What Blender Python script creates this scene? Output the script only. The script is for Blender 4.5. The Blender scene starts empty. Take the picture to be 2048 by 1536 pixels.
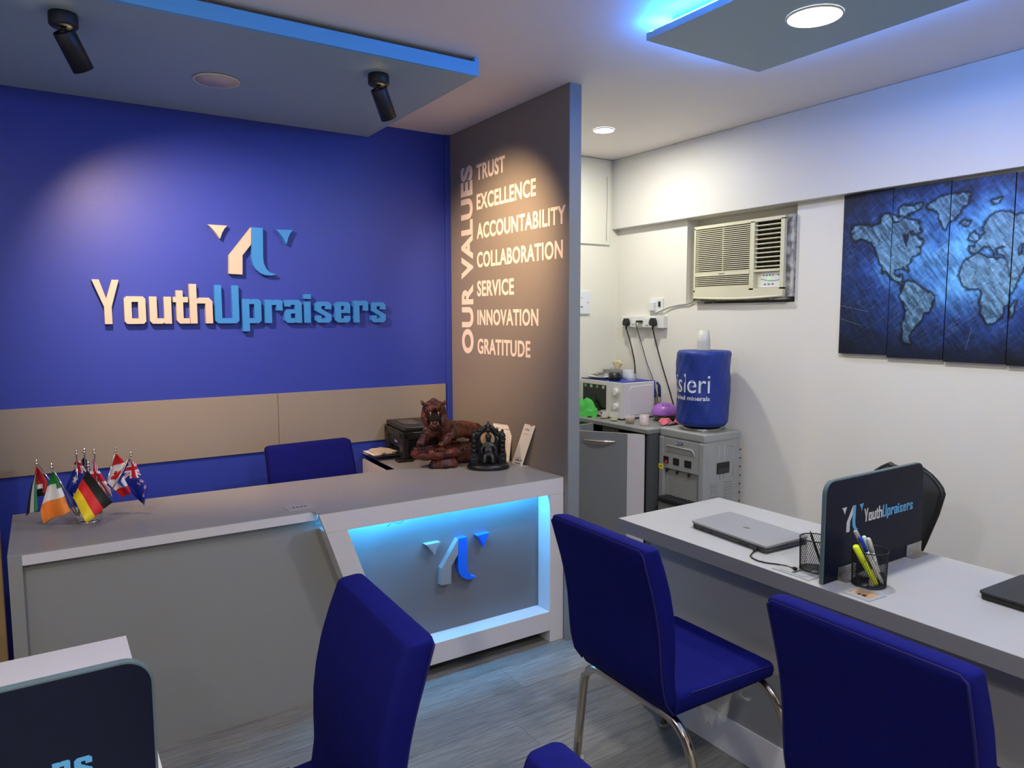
import bpy, bmesh, math, random
import numpy as np
from mathutils import Vector, Matrix
random.seed(4)
S = bpy.context.scene
COL = S.collection
# ------------------------------------------------------------------ camera
FPX = 1439.635; YAW = .5792059; PIT = -.0931876; ROL = -.0023564; HC = 1.5
_f = np.array([math.sin(YAW)*math.cos(PIT), math.cos(YAW)*math.cos(PIT), math.sin(PIT)])
_r = np.array([math.cos(YAW), -math.sin(YAW), 0.]); _u = np.cross(_r, _f)
_r2 = _r*math.cos(ROL)+_u*math.sin(ROL); _u2 = -_r*math.sin(ROL)+_u*math.cos(ROL)
cam = bpy.data.objects.new('camera', bpy.data.cameras.new('camera')); COL.objects.link(cam)
cam.data.sensor_width = 36; cam.data.lens = FPX/2048*36; cam.data.clip_start = .02
cam.matrix_world = Matrix(((_r2[0], _u2[0], -_f[0], 0), (_r2[1], _u2[1], -_f[1], 0), (_r2[2], _u2[2], -_f[2], HC), (0, 0, 0, 1)))
S.camera = cam
def un(x, y, ax, val):
    """measure: where the sight line of a photo pixel meets a real plane of the room"""
    d = (_r2*(x-1024)-_u2*(y-768))/FPX+_f; c = np.array([0, 0, HC]); i = 'xyz'.index(ax)
    return Vector(c+(val-c[i])/d[i]*d)
# ------------------------------------------------------------------ world, lights, exposure
S.view_settings.view_transform = 'Standard'; S.view_settings.look = 'None'
S.view_settings.gamma = 1; S.view_settings.use_curve_mapping = False
S.view_settings.exposure = 0.5
w = bpy.data.worlds.new('world'); S.world = w; w.use_nodes = True
w.node_tree.nodes['Background'].inputs[0].default_value = (.6, .7, .9, 1)
w.node_tree.nodes['Background'].inputs[1].default_value = .3
def area(name, loc, power, size, col, spread=180, direction=(0, 0, -1), sy=None):
    l = bpy.data.lights.new(name, 'AREA'); l.energy = power; l.color = col; l.size = size
    l.shape = 'DISK' if sy is None else 'RECTANGLE'
    if sy: l.size_y = sy
    l.spread = math.radians(spread)
    o = bpy.data.objects.new(name, l); COL.objects.link(o); o.location = loc
    o.rotation_euler = Vector(direction).to_track_quat('-Z', 'Y').to_euler(); return o
def spot(name, loc, aim, power, col, half, blend, size=.02):
    l = bpy.data.lights.new(name, 'SPOT'); l.energy = power; l.color = col; l.spot_size = math.radians(half*2)
    l.spot_blend = blend; l.shadow_soft_size = size
    o = bpy.data.objects.new(name, l); COL.objects.link(o); o.location = loc
    o.rotation_euler = (Vector(aim)-Vector(loc)).to_track_quat('-Z', 'Y').to_euler(); return o
WH = (1., .95, .90)
area('downlight_pantry', (2.62, 3.09, 2.495), 9.5, .11, (1., .97, .88))
area('downlight_desk', (2.09, 1.453, 2.425), 14, .14, (1., .96, .90))
area('downlight_entry', (-.55, .9, 2.49), 15, .16, (1., .94, .88))
area('downlight_middle', (.9, -.3, 2.49), 20, .16, (1., .94, .88))
area('downlight_rear', (2.2, -.7, 2.49), 13, .16, WH)
area('downlight_rear_left', (-.8, -1.0, 2.49), 9, .16, WH)
S1 = Vector((.20, 2.80, 2.23)); S2 = Vector((1.225, 2.775, 2.25))
spot('spot_logo', S1, (.82, 3.66, 1.32), 98, (1., .68, .46), 47, .95)
spot('spot_values', S2, (1.975, 3.12, 1.72), 84, (1., .68, .36), 38, 1.)
# ------------------------------------------------------------------ materials
MATS = {}
def mat(name, col, rough=.5, metal=0., bump=0., bscale=80., var=0., vscale=6., emit=None, estr=1., trans=0., ior=1.45, spec=.5, coat=0., alpha=1., bdist=.002):
    if name in MATS: return MATS[name]
    m = bpy.data.materials.new(name); m.use_nodes = True; nt = m.node_tree; b = nt.nodes['Principled BSDF']
    b.inputs['Base Color'].default_value = (*col, 1); b.inputs['Roughness'].default_value = rough
    b.inputs['Metallic'].default_value = metal; b.inputs['Specular IOR Level'].default_value = spec
    b.inputs['Transmission Weight'].default_value = trans; b.inputs['IOR'].default_value = ior
    b.inputs['Coat Weight'].default_value = coat; b.inputs['Alpha'].default_value = alpha
    if emit: b.inputs['Emission Color'].default_value = (*emit, 1); b.inputs['Emission Strength'].default_value = estr
    if bump or var:
        tc = nt.nodes.new('ShaderNodeTexCoord')
    if bump:
        n = nt.nodes.new('ShaderNodeTexNoise'); n.inputs['Scale'].default_value = bscale; n.inputs['Detail'].default_value = 4
        nt.links.new(tc.outputs['Object'], n.inputs['Vector'])
        bp = nt.nodes.new('ShaderNodeBump'); bp.inputs['Strength'].default_value = bump; bp.inputs['Distance'].default_value = bdist
        nt.links.new(n.outputs['Fac'], bp.inputs['Height']); nt.links.new(bp.outputs['Normal'], b.inputs['Normal'])
    if var:
        n2 = nt.nodes.new('ShaderNodeTexNoise'); n2.inputs['Scale'].default_value = vscale; n2.inputs['Detail'].default_value = 5
        nt.links.new(tc.outputs['Object'], n2.inputs['Vector'])
        mx = nt.nodes.new('ShaderNodeMix'); mx.data_type = 'RGBA'
        mx.inputs[6].default_value = (*[c*(1-var) for c in col], 1); mx.inputs[7].default_value = (*[min(1, c*(1+var)) for c in col], 1)
        mrv = nt.nodes.new('ShaderNodeMapRange'); mrv.inputs[1].default_value = .36 if var > .55 else 0.; mrv.inputs[2].default_value = .64 if var > .55 else 1.
        nt.links.new(n2.outputs['Fac'], mrv.inputs[0]); nt.links.new(mrv.outputs[0], mx.inputs[0]); nt.links.new(mx.outputs[2], b.inputs['Base Color'])
    MATS[name] = m; return m
def print_mat(name, rough=.6, fine=0.):
    """flat print: colours held in the mesh's colour attribute"""
    if name in MATS: return MATS[name]
    m = mat(name, (1, 1, 1), rough); nt = m.node_tree; a = nt.nodes.new('ShaderNodeAttribute'); a.attribute_name = 'print'
    src = a.outputs['Color']
    if fine:
        tc = nt.nodes.new('ShaderNodeTexCoord'); mp = nt.nodes.new('ShaderNodeMapping'); mp.inputs['Rotation'].default_value = (.6, 0, 0)
        mp.inputs['Scale'].default_value = (1, 60, 14)
        n = nt.nodes.new('ShaderNodeTexNoise'); n.inputs['Scale'].default_value = 3.; n.inputs['Detail'].default_value = 8; n.inputs['Roughness'].default_value = .7
        nt.links.new(tc.outputs['Object'], mp.inputs[0]); nt.links.new(mp.outputs[0], n.inputs['Vector'])
        r = nt.nodes.new('ShaderNodeMapRange'); r.inputs[1].default_value = .3; r.inputs[2].default_value = .7; r.inputs[3].default_value = 1-fine; r.inputs[4].default_value = 1+fine
        nt.links.new(n.outputs['Fac'], r.inputs[0])
        mx = nt.nodes.new('ShaderNodeVectorMath'); mx.operation = 'SCALE'
        nt.links.new(src, mx.inputs[0]); nt.links.new(r.outputs[0], mx.inputs['Scale']); src = mx.outputs[0]
    nt.links.new(src, nt.nodes['Principled BSDF'].inputs['Base Color'])
    return m
def paint(name, col, rough=.45, patch=(.9, .88, .84), amt=.15, scale=1.5):
    """painted plaster: broad faint patches, fine orange-peel"""
    m = mat(name, col, rough, bump=.12, bscale=160); nt = m.node_tree; b = nt.nodes['Principled BSDF']
    tc = nt.nodes.new('ShaderNodeTexCoord'); n = nt.nodes.new('ShaderNodeTexNoise'); n.inputs['Scale'].default_value = scale; n.inputs['Detail'].default_value = 5
    mp = nt.nodes.new('ShaderNodeMapping'); mp.inputs['Scale'].default_value = (1, 1, 2.2)
    nt.links.new(tc.outputs['Object'], mp.inputs[0]); nt.links.new(mp.outputs[0], n.inputs['Vector'])
    mx = nt.nodes.new('ShaderNodeMix'); mx.data_type = 'RGBA'; r = nt.nodes.new('ShaderNodeMapRange'); r.inputs[1].default_value = .45; r.inputs[2].default_value = .75; r.inputs[4].default_value = amt
    nt.links.new(n.outputs['Fac'], r.inputs[0]); nt.links.new(r.outputs[0], mx.inputs[0])
    mx.inputs[6].default_value = (*col, 1); mx.inputs[7].default_value = (*[c*p for c, p in zip(col, patch)], 1)
    nt.links.new(mx.outputs[2], b.inputs['Base Color']); return m
M_blue = paint('blue_wall_paint', (.026, .048, .36), .42, (.85, .85, .9), .3)
M_white = paint('white_wall_paint', (.75, .73, .66), .55)
M_cream = paint('cream_wall_paint', (.74, .73, .62), .5)
M_ceil = paint('ceiling_paint', (.84, .79, .77), .6)
M_board = mat('slate_blue_board_paint', (.33, .46, .56), .5, bump=.05)
M_taupe = mat('taupe_laminate', (.27, .24, .205), .28, bump=.06, bscale=300)
M_taupe2 = mat('partition_laminate', (.23, .20, .185), .4, bump=.08, bscale=300)
M_endgrey = mat('partition_end_laminate', (.20, .215, .22), .42)
M_lamgrey = mat('grey_laminate', (.262, .258, .240), .4, bump=.05, bscale=400)
M_lamtop = mat('grey_worktop_laminate', (.29, .287, .285), .36, bump=.08, bscale=500, var=.06, vscale=300)
M_lamwhite = mat('white_laminate', (.62, .59, .60), .4)
M_desktop = mat('light_grey_desk_laminate', (.40, .402, .385), .42, var=.03, vscale=400)
M_fascia = mat('desk_edge_laminate', (.19, .19, .21), .45)
M_deskpanel = mat('desk_panel_laminate', (.29, .29, .295), .5)
M_kitgrey = mat('cabinet_grey_laminate', (.22, .225, .22), .42)
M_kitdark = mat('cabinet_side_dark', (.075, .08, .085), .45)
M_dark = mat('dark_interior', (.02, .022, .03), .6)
M_black = mat('black_plastic', (.012, .012, .013), .4)
M_blackm = mat('black_matte_metal', (.01, .012, .018), .45)
M_white_pl = mat('white_plastic', (.72, .73, .72), .35)
M_chrome = mat('chrome_tube', (.62, .56, .48), .16, metal=1.)
M_steel = mat('brushed_steel', (.45, .44, .42), .32, metal=1.)
M_silver = mat('silver_plastic', (.36, .375, .37), .36, metal=.25, bump=.02)
M_fabric = mat('royal_blue_fabric', (.0055, .0065, .110), .85, bump=.55, bscale=60, spec=.12, var=.12, vscale=14)
M_pipe = mat('blue_piping', (.006, .006, .11), .8)
M_sign_w = mat('cream_sign_acrylic', (.52, .45, .38), .45)
M_sign_b = mat('sky_blue_sign_acrylic', (.035, .22, .62), .4)
M_vinyl = mat('white_vinyl_lettering', (.80, .68, .66), .5)
M_glass = mat('clear_glass', (.9, .92, .92), .04, alpha=.12, spec=.8)
M_navy = mat('navy_glass_film', (.006, .008, .022), .3, spec=.12)
M_gedge = mat('glass_green_edge', (.12, .18, .20), .2, trans=.2)
M_led = mat('cyan_led_strip', (0, .5, 1), .5, emit=(.05, .45, 1.), estr=140)
M_led2 = mat('blue_led_strip', (0, .3, 1), .5, emit=(.01, .25, 1.), estr=190)
M_led3 = mat('blue_led_strip_bright', (0, .4, 1), .5, emit=(.03, .27, 1.), estr=100)
M_lamp = mat('lit_diffuser', (1, 1, 1), .5, emit=(1, 1, 1), estr=9)
# ------------------------------------------------------------------ mesh helpers
ORG = {}
class MB:
    def __init__(s): s.v = []; s.f = []; s.smooth = []
    def add(s, vs, fs, sm=False):
        b = len(s.v); s.v += [Vector(p) for p in vs]; s.f += [[i+b for i in f] for f in fs]; s.smooth += [sm]*len(fs); return s
    def box(s, a, b, T=None):
        x0, y0, z0 = [min(p, q) for p, q in zip(a, b)]; x1, y1, z1 = [max(p, q) for p, q in zip(a, b)]
        vs = [Vector(p) for p in [(x0, y0, z0), (x1, y0, z0), (x1, y1, z0), (x0, y1, z0), (x0, y0, z1), (x1, y0, z1), (x1, y1, z1), (x0, y1, z1)]]
        if T: vs = [T @ p for p in vs]
        return s.add(vs, [[0, 3, 2, 1], [4, 5, 6, 7], [0, 1, 5, 4], [1, 2, 6, 5], [2, 3, 7, 6], [3, 0, 4, 7]])
    def cyl(s, p0, p1, r0, r1=None, n=20, cap=True):
        r1 = r0 if r1 is None else r1; p0 = Vector(p0); p1 = Vector(p1); d = (p1-p0).normalized(); a = d.orthogonal().normalized(); c = d.cross(a)
        vs = []
        for p, r in ((p0, r0), (p1, r1)):
            for i in range(n): t = 2*math.pi*i/n; vs.append(p+a*(r*math.cos(t))+c*(r*math.sin(t)))
        s.add(vs, [[i, (i+1) % n, n+(i+1) % n, n+i] for i in range(n)], True)
        if cap: s.add(vs, [list(range(n))[::-1], list(range(n, 2*n))])
        return s
    def tube(s, pts, r, n=10, cap=True, closed=False):
        pts = [Vector(p) for p in pts]; N = len(pts); rings = []; a = None; rr = r if isinstance(r, (list, tuple)) else [r]*N
        for i, p in enumerate(pts):
            if closed: d = pts[(i+1) % N]-pts[i-1]
            else: d = pts[min(i+1, N-1)]-pts[max(i-1, 0)]
            d.normalize()
            a = (d.orthogonal() if a is None else a-d*a.dot(d)).normalized(); c = d.cross(a)
            rings.append([p+a*(rr[i]*math.cos(2*math.pi*k/n))+c*(rr[i]*math.sin(2*math.pi*k/n)) for k in range(n)])
        vs = [q for g in rings for q in g]; fs = []
        for i in range(N if closed else N-1):
            j = (i+1) % N
            for k in range(n): fs.append([i*n+k, i*n+(k+1) % n, j*n+(k+1) % n, j*n+k])
        s.add(vs, fs, True)
        if cap and not closed: s.add(rings[0], [list(range(n))[::-1]]); s.add(rings[-1], [list(range(n))])
        return s
    def lathe(s, prof, c=(0, 0, 0), n=28, sx=1., sy=1., T=None):
        vs = []; c = Vector(c)
        for r, z in prof:
            for k in range(n):
                t = 2*math.pi*k/n; p = Vector((r*math.cos(t)*sx, r*math.sin(t)*sy, z)); vs.append((T @ p if T else p)+c)
        fs = [[i*n+k, i*n+(k+1) % n, (i+1)*n+(k+1) % n, (i+1)*n+k] for i in range(len(prof)-1) for k in range(n)]
        return s.add(vs, fs, True)
    def prism(s, poly, fn, d0, d1, side_smooth=False):
        """poly of (a,b); fn(a,b,depth)->point"""
        n = len(poly); vs = [fn(a, b, d0) for a, b in poly]+[fn(a, b, d1) for a, b in poly]
        s.add(vs, [list(range(n)), list(range(n, 2*n))[::-1]]); s.add(vs, [[i, n+i, n+(i+1) % n, (i+1) % n] for i in range(n)], side_smooth); return s
    def ball(s, c, rx, ry=None, rz=None, n=14, m=8):
        ry = ry or rx; rz = rz or rx
        prof = [(math.sin(math.pi*i/m), -math.cos(math.pi*i/m)) for i in range(m+1)]; vs = []; c = Vector(c)
        for r, z in prof:
            for k in range(n): t = 2*math.pi*k/n; vs.append(c+Vector((r*rx*math.cos(t), r*ry*math.sin(t), z*rz)))
        return s.add(vs, [[i*n+k, i*n+(k+1) % n, (i+1)*n+(k+1) % n, (i+1)*n+k] for i in range(m) for k in range(n)], True)
    def grid(s, fn, nu, nv, sm=True):
        vs = [fn(i/nu, j/nv) for j in range(nv+1) for i in range(nu+1)]
        return s.add(vs, [[j*(nu+1)+i, j*(nu+1)+i+1, (j+1)*(nu+1)+i+1, (j+1)*(nu+1)+i] for j in range(nv) for i in range(nu)], sm)
    def xf(s, T): s.v = [T @ p for p in s.v]; return s
    def build(s, name, m, parent=None, bevel=0., local=False, subd=0, solid=0., merge=True, seg=2):
        o0 = ORG.get(parent.name, Vector()) if (parent is not None and not local) else Vector()
        me = bpy.data.meshes.new(name); me.from_pydata([tuple(p-o0) for p in s.v], [], s.f)
        me.polygons.foreach_set('use_smooth', s.smooth)
        bm = bmesh.new(); bm.from_mesh(me)
        if merge: bmesh.ops.remove_doubles(bm, verts=bm.verts, dist=1e-5)
        bmesh.ops.recalc_face_normals(bm, faces=bm.faces); bm.to_mesh(me); bm.free()
        if m is not None: me.materials.append(m)
        o = bpy.data.objects.new(name, me); COL.objects.link(o)
        if parent is not None:
            o.parent = parent
            ORG[o.name] = ORG.get(parent.name, Vector())
        else: ORG[o.name] = Vector()
        if solid: md = o.modifiers.new('solid', 'SOLIDIFY'); md.thickness = solid; md.offset = 0
        if bevel: md = o.modifiers.new('bevel', 'BEVEL'); md.width = bevel; md.segments = seg; md.limit_method = 'ANGLE'; md.angle_limit = math.radians(40); md.harden_normals = False
        if subd: md = o.modifiers.new('sub', 'SUBSURF'); md.levels = subd; md.render_levels = subd
        return o
def tag(o, label, cat, group=None, kind=None):
    o['label'] = label; o['category'] = cat
    if group: o['group'] = group
    if kind: o['kind'] = kind
    return o
def thing(name, label, cat, loc=(0, 0, 0), rz=0., group=None):
    o = bpy.data.objects.new(name, None); COL.objects.link(o); o.location = loc; o.rotation_euler = (0, 0, rz); o.empty_display_size = .05
    ORG[o.name] = Vector(loc); return tag(o, label, cat, group)
def struct(o): o['kind'] = 'structure'; return o
def lab(o, s): o['label'] = s; return o
def copy_tree(o, parent=None):
    c = o.copy(); COL.objects.link(c)
    if parent is not None: c.parent = parent
    ORG[c.name] = ORG.get(o.name, Vector())
    for ch in list(o.children): copy_tree(ch, c)
    return c
def curve_mesh(loops, depth):
    """flat loops (with holes) -> extruded mesh data, x,y in plane, z depth 0..depth"""
    cu = bpy.data.curves.new('tmp', 'CURVE'); cu.dimensions = '2D'; cu.fill_mode = 'BOTH'; cu.extrude = depth/2
    for lp in loops:
        sp = cu.splines.new('POLY'); sp.points.add(len(lp)-1)
        for i, (x, y) in enumerate(lp): sp.points[i].co = (x, y, 0, 1)
        sp.use_cyclic_u = True
    return _cm(cu, depth)
def _cm(cu, depth):
    ob = bpy.data.objects.new('tmp', cu); COL.objects.link(ob); dg = bpy.context.evaluated_depsgraph_get()
    me = bpy.data.meshes.new_from_object(ob.evaluated_get(dg)); bpy.data.objects.remove(ob); bpy.data.curves.remove(cu)
    vs = [Vector((v.co.x, v.co.y, v.co.z+depth/2)) for v in me.vertices]; fs = [list(p.vertices) for p in me.polygons]; bpy.data.meshes.remove(me)
    return vs, fs
def text_mesh(txt, depth, bold=0., spacing=1.):
    cu = bpy.data.curves.new('tmp', 'FONT'); cu.body = txt; cu.size = 1; cu.extrude = depth/2; cu.offset = bold; cu.space_character = spacing; cu.resolution_u = 4
    return _cm(cu, depth)
def fit_text(txt, w, h, depth, bold=.0, spacing=1., ref=None):
    """text as (verts, faces), scaled to w x h, lower left corner at 0,0"""
    vs, fs = text_mesh(txt, depth, bold, spacing)
    x0 = min(v.x for v in vs); x1 = max(v.x for v in vs); y0 = min(v.y for v in vs); y1 = max(v.y for v in vs)
    return [Vector(((v.x-x0)/(x1-x0)*w, (v.y-y0)/(y1-y0)*h, v.z)) for v in vs], fs
# planes to write on: (a,b,c) -> world
FY = lambda y: (lambda a, b, c: Vector((a, y-c, b)))        # wall facing -Y, text runs +X, c towards viewer
FX = lambda x: (lambda a, b, c: Vector((x-c, -a, b)))       # wall facing -X, text runs -Y (pass a = -y)
# ------------------------------------------------------------------ room shell
YB, XP, XR, XW, ZC = 3.66, 1.975, 3.18, 3.232, 2.51
XL, YF = -1.7, -2.0
fl = struct(MB().box((XL, YF, -.06), (3.5, YB+.12, -.004)).build('floor', mat('floor_screed', (.05, .05, .05), .8)))
def plank_mat():
    m = mat('grey_oak_vinyl', (.2, .2, .2), .42); nt = m.node_tree; b = nt.nodes['Principled BSDF']; L = nt.links
    tc = nt.nodes.new('ShaderNodeTexCoord'); oi = nt.nodes.new('ShaderNodeObjectInfo')
    ad = nt.nodes.new('ShaderNodeVectorMath'); ad.operation = 'ADD'; sc = nt.nodes.new('ShaderNodeVectorMath'); sc.operation = 'SCALE'; sc.inputs[0].default_value = (7, 13, 5)
    L.new(oi.outputs['Random'], sc.inputs['Scale']); L.new(tc.outputs['Object'], ad.inputs[0]); L.new(sc.outputs[0], ad.inputs[1])
    mp = nt.nodes.new('ShaderNodeMapping'); mp.inputs['Scale'].default_value = (3.0, 55, 1); L.new(ad.outputs[0], mp.inputs[0])
    n = nt.nodes.new('ShaderNodeTexNoise'); n.inputs['Scale'].default_value = 2.; n.inputs['Detail'].default_value = 9; n.inputs['Roughness'].default_value = .72; n.inputs['Distortion'].default_value = .9; L.new(mp.outputs[0], n.inputs[0])
    mp2 = nt.nodes.new('ShaderNodeMapping'); mp2.inputs['Scale'].default_value = (1.2, 5, 1); L.new(ad.outputs[0], mp2.inputs[0])
    n2 = nt.nodes.new('ShaderNodeTexNoise'); n2.inputs['Scale'].default_value = 1.6; n2.inputs['Detail'].default_value = 3; L.new(mp2.outputs[0], n2.inputs[0])
    cr = nt.nodes.new('ShaderNodeValToRGB'); e = cr.color_ramp; e.elements[0].position = .3; e.elements[0].color = (.095, .09, .082, 1); e.elements[1].position = .68; e.elements[1].color = (.29, .28, .255, 1)
    k = e.elements.new(.46); k.color = (.19, .184, .17, 1); L.new(n.outputs['Fac'], cr.inputs[0])
    mr = nt.nodes.new('ShaderNodeMapRange'); mr.inputs[3].default_value = .75; mr.inputs[4].default_value = 1.25; L.new(n2.outputs['Fac'], mr.inputs[0])
    mr2 = nt.nodes.new('ShaderNodeMapRange'); mr2.inputs[3].default_value = .85; mr2.inputs[4].default_value = 1.12; L.new(oi.outputs['Random'], mr2.inputs[0])
    mu = nt.nodes.new('ShaderNodeMath'); mu.operation = 'MULTIPLY'; L.new(mr.outputs[0], mu.inputs[0]); L.new(mr2.outputs[0], mu.inputs[1])
    vs = nt.nodes.new('ShaderNodeVectorMath'); vs.operation = 'SCALE'; L.new(cr.outputs[0], vs.inputs[0]); L.new(mu.outputs[0], vs.inputs['Scale']); L.new(vs.outputs[0], b.inputs['Base Color'])
    bp = nt.nodes.new('ShaderNodeBump'); bp.inputs['Strength'].default_value = .25; bp.inputs['Distance'].default_value = .001; L.new(n.outputs['Fac'], bp.inputs['Height']); L.new(bp.outputs[0], b.inputs['Normal'])
    return m
PM = plank_mat(); PL, PW = 1.22, .18; pbase = {}
def plank_mesh(L):
    k = round(L, 2)
    if k not in pbase:
        g = .0006; o = MB().box((g, g, -.004), (L-g, PW-g, 0)).build('plank', PM, fl); pbase[k] = o; return o, True
    return pbase[k], False
r = 0; y = YF
while y < YB-.01:
    x = XL-((r*.43) % 1)*PL; r += 1
    while x < 3.2:
        x0 = max(x, XL); x1 = min(x+PL, 3.23)
        if x1-x0 > .06 and (y < 2.9 or x0 > 1.0 or x1 < .1):
            o, new = plank_mesh(x1-x0)
            if not new: o = o.copy(); COL.objects.link(o)
            o.location = (x0, y, 0)
        x += PL
    y += PW
struct(MB().box((XL, YF, ZC), (3.5, YB+.12, ZC+.1)).build('ceiling', M_ceil))
struct(MB().box((XL, YB, 0), (XP+.03, YB+.12, ZC)).build('wall_back', M_blue))
struct(MB().box((1.944, YB-.014, 0), (1.9748, YB, ZC)).build('trim_1', M_blue, bevel=.002))
# pantry back wall with a raised upper field and a shallow vertical chase
pb = MB().box((XP+.03, YB, 0), (3.5, YB+.12, ZC)); 
wb = struct(pb.build('wall_back_pantry', M_cream))
q = MB().box((XP+.07, YB-.012, 1.965), (3.155, YB, ZC-.004)).build('raised_panel', M_cream, wb, bevel=.003)
MB().tube([(3.125, YB-.0125, 2.40), (3.128, YB-.0125, 2.2), (3.122, YB-.0125, 2.06), (3.124, YB-.0125, 1.99)], .0022, 6).build('crack', mat('crack_grey', (.3, .3, .28), .9), wb)
# right wall with the air-conditioner niche and the deep beam above
NY0, NY1, NZ0, NZ1 = 2.305, 3.045, 1.572, 2.068
mb = MB().box((XW, YF, 0), (3.5, YB, NZ0)).box((XW, YF, NZ0), (3.5, NY0, NZ1)).box((XW, NY1, NZ0), (3.5, YB, NZ1)).box((3.34, NY0, NZ0), (3.5, NY1, NZ1)).box((XW, YF, NZ1), (3.5, YB, ZC))
wr = struct(mb.build('wall_right', M_white, merge=False))
mb = MB().box((XR, YF, 2.068), (XW+.002, YB-.001, ZC-.001)); struct(mb.build('trim_2', paint('beam_paint', (.66, .65, .61), .55), bevel=.003))
struct(MB().box((XL-.1, YF-.1, 0), (XL, YB+.1, ZC)).build('wall_left', M_white))
struct(MB().box((XL, YF-.1, 0), (3.5, YF, ZC)).build('wall_front', M_white))
# partition
wp = struct(MB().box((XP, 2.562, 0), (2.041, YB, ZC)).build('wall_partition', M_taupe2, bevel=.001))
MB().box((XP+.001, 2.557, 0), (2.040, 2.563, ZC-.001)).build('end_strip', M_endgrey, wp)
# wall panel band
bp_ = thing('wall_panel', 'long taupe laminate wall panel band across the blue wall, seam near its middle', 'wall panel', (.98, YB, .83))
for a, b in ((-.62, .9815), (.9835, 1.933)):
    MB().box((a, YB-.010, .831), (b, YB-.0005, 1.119)).build('panel', M_taupe, bp_, bevel=.001)
# ------------------------------------------------------------------ letters and emblem
def rr(x0, y0, x1, y1, c): return [(x0+c, y0), (x1-c, y0), (x1, y0+c), (x1, y1-c), (x1-c, y1), (x0+c, y1), (x0, y1-c), (x0, y0+c)]
def rc(x0, y0, x1, y1): return [(x0, y0), (x1, y0), (x1, y1), (x0, y1)]
SS = [(.1, .87), (.48, .87), (.58, .77), (.58, .56), (.36, .56), (.36, .69), (.22, .69), (.22, .58), (.58, .33), (.58, .1), (.48, 0), (.1, 0), (0, .1), (0, .3), (.22, .3), (.22, .18), (.36, .18), (.36, .26), (0, .5), (0, .77)]
RR = [(0, .93), (.23, .93), (.27, .90), (.33, .93), (.55, .93), (.62, .86), (.62, .5), (.4, .5), (.4, .72), (.24, .72), (.24, 0), (0, 0)]
GL = {'Y': [[(0, 1.58), (.26, 1.58), (.49, .9), (.72, 1.58), (.97, 1.58), (.67, .62), (.67, 0), (.40, 0), (.40, .62)]],
 'o': [rr(0, 0, .75, 1, .09), rc(.26, .2, .49, .8)],
 'u': [[(0, 1), (0, .1), (.1, 0), (.44, 0), (.51, .05), (.51, 0), (.77, 0), (.77, 1), (.51, 1), (.51, .2), (.26, .2), (.26, 1)]],
 't': [[(.1, 1.24), (.33, 1.24), (.33, 1), (.5, 1), (.5, .8), (.33, .8), (.33, .2), (.54, .2), (.54, 0), (.2, 0), (.1, .12), (.1, .8), (0, .8), (0, 1), (.1, 1)]],
 'h': [[(0, 1.49), (.25, 1.49), (.25, .93), (.33, .98), (.68, .98), (.8, .84), (.8, 0), (.55, 0), (.55, .76), (.25, .76), (.25, 0), (0, 0)]],
 'U': [[(0, 1.47), (.24, 1.47), (.24, .2), (.6, .2), (.6, 1.47), (.84, 1.47), (.84, .1), (.74, 0), (.1, 0), (0, .1)]],
 'p': [[(0, .95), (.24, .95), (.28, .91), (.34, .95), (.56, .95), (.66, .85), (.66, .1), (.56, 0), (.24, 0), (.24, -.32), (0, -.32)], rc(.24, .2, .42, .75)],
 'r': [RR], 's': [SS],
 'a': [[(.04, .93), (0, .88), (0, .66), (.22, .66), (.22, .73), (.37, .73), (.37, .55), (.1, .55), (0, .45), (0, .1), (.1, 0), (.34, 0), (.39, .04), (.39, 0), (.61, 0), (.61, .82), (.5, .93)], rc(.22, .19, .38, .38)],
 'i': [rc(0, 0, .22, .87), rc(0, .98, .24, 1.17)],
 'e': [[(.1, .87), (.45, .87), (.55, .77), (.55, .4), (.22, .4), (.22, .18), (.33, .18), (.33, .28), (.55, .28), (.55, .1), (.45, 0), (.1, 0), (0, .1), (0, .77)], rc(.22, .54, .33, .7)]}
WORD = [('Y', 88, 262), ('o', 288, 426), ('u', 450, 590), ('t', 603, 705), ('h', 708, 853), ('U', 868, 1022), ('p', 1043, 1164), ('r', 1187, 1300), ('a', 1312, 1423), ('i', 1438, 1483), ('s', 1508, 1612), ('e', 1635, 1732), ('r', 1755, 1847), ('s', 1866, 1958)]
LET = []   # (char, x0, x1) in metres on the wall, relative to first letter
for c, a, b in WORD:
    xa = un(160+a/3.2, 649, 'y', 3.63).x; xb = un(160+b/3.2, 649, 'y', 3.63).x; LET.append((c, xa, xb))
X0w = LET[0][1]; LET = [(c, a-X0w, b-X0w) for c, a, b in LET]; WLEN = LET[-1][2]
def glyph(c, w, xh):
    lp = GL[c]; mx = max(p[0] for p in lp[0]); 
    if c == 'i': mx = .24
    return [[(x/mx*w, y*xh) for x, y in l] for l in lp]
def wr2(px, py): q = un(160+px/3.2, 420+py/3.2, 'y', 3.63); return (q.x, q.z)
EMB = {'tri1': [(815, 92), (943, 100), (925, 118), (910, 145), (897, 183), (865, 140), (840, 112)],
       'A': [(1095, 110), (1095, 220), (1040, 290), (1040, 413), (955, 408), (955, 288)],
       'U': [(1096, 110), (1170, 115), (1172, 310), (1178, 345), (1192, 375), (1215, 398), (1258, 412), (1225, 420), (1188, 417), (1155, 404), (1128, 382), (1108, 350), (1099, 310)],
       'tri2': [(1255, 125), (1363, 128), (1345, 150), (1332, 180), (1322, 218), (1300, 175), (1275, 145)]}
EMBW = {k: [wr2(*p) for p in v] for k, v in EMB.items()}
ex0 = min(p[0] for v in EMBW.values() for p in v); ex1 = max(p[0] for v in EMBW.values() for p in v)
ez0 = min(p[1] for v in EMBW.values() for p in v); ez1 = max(p[1] for v in EMBW.values() for p in v)
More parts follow.
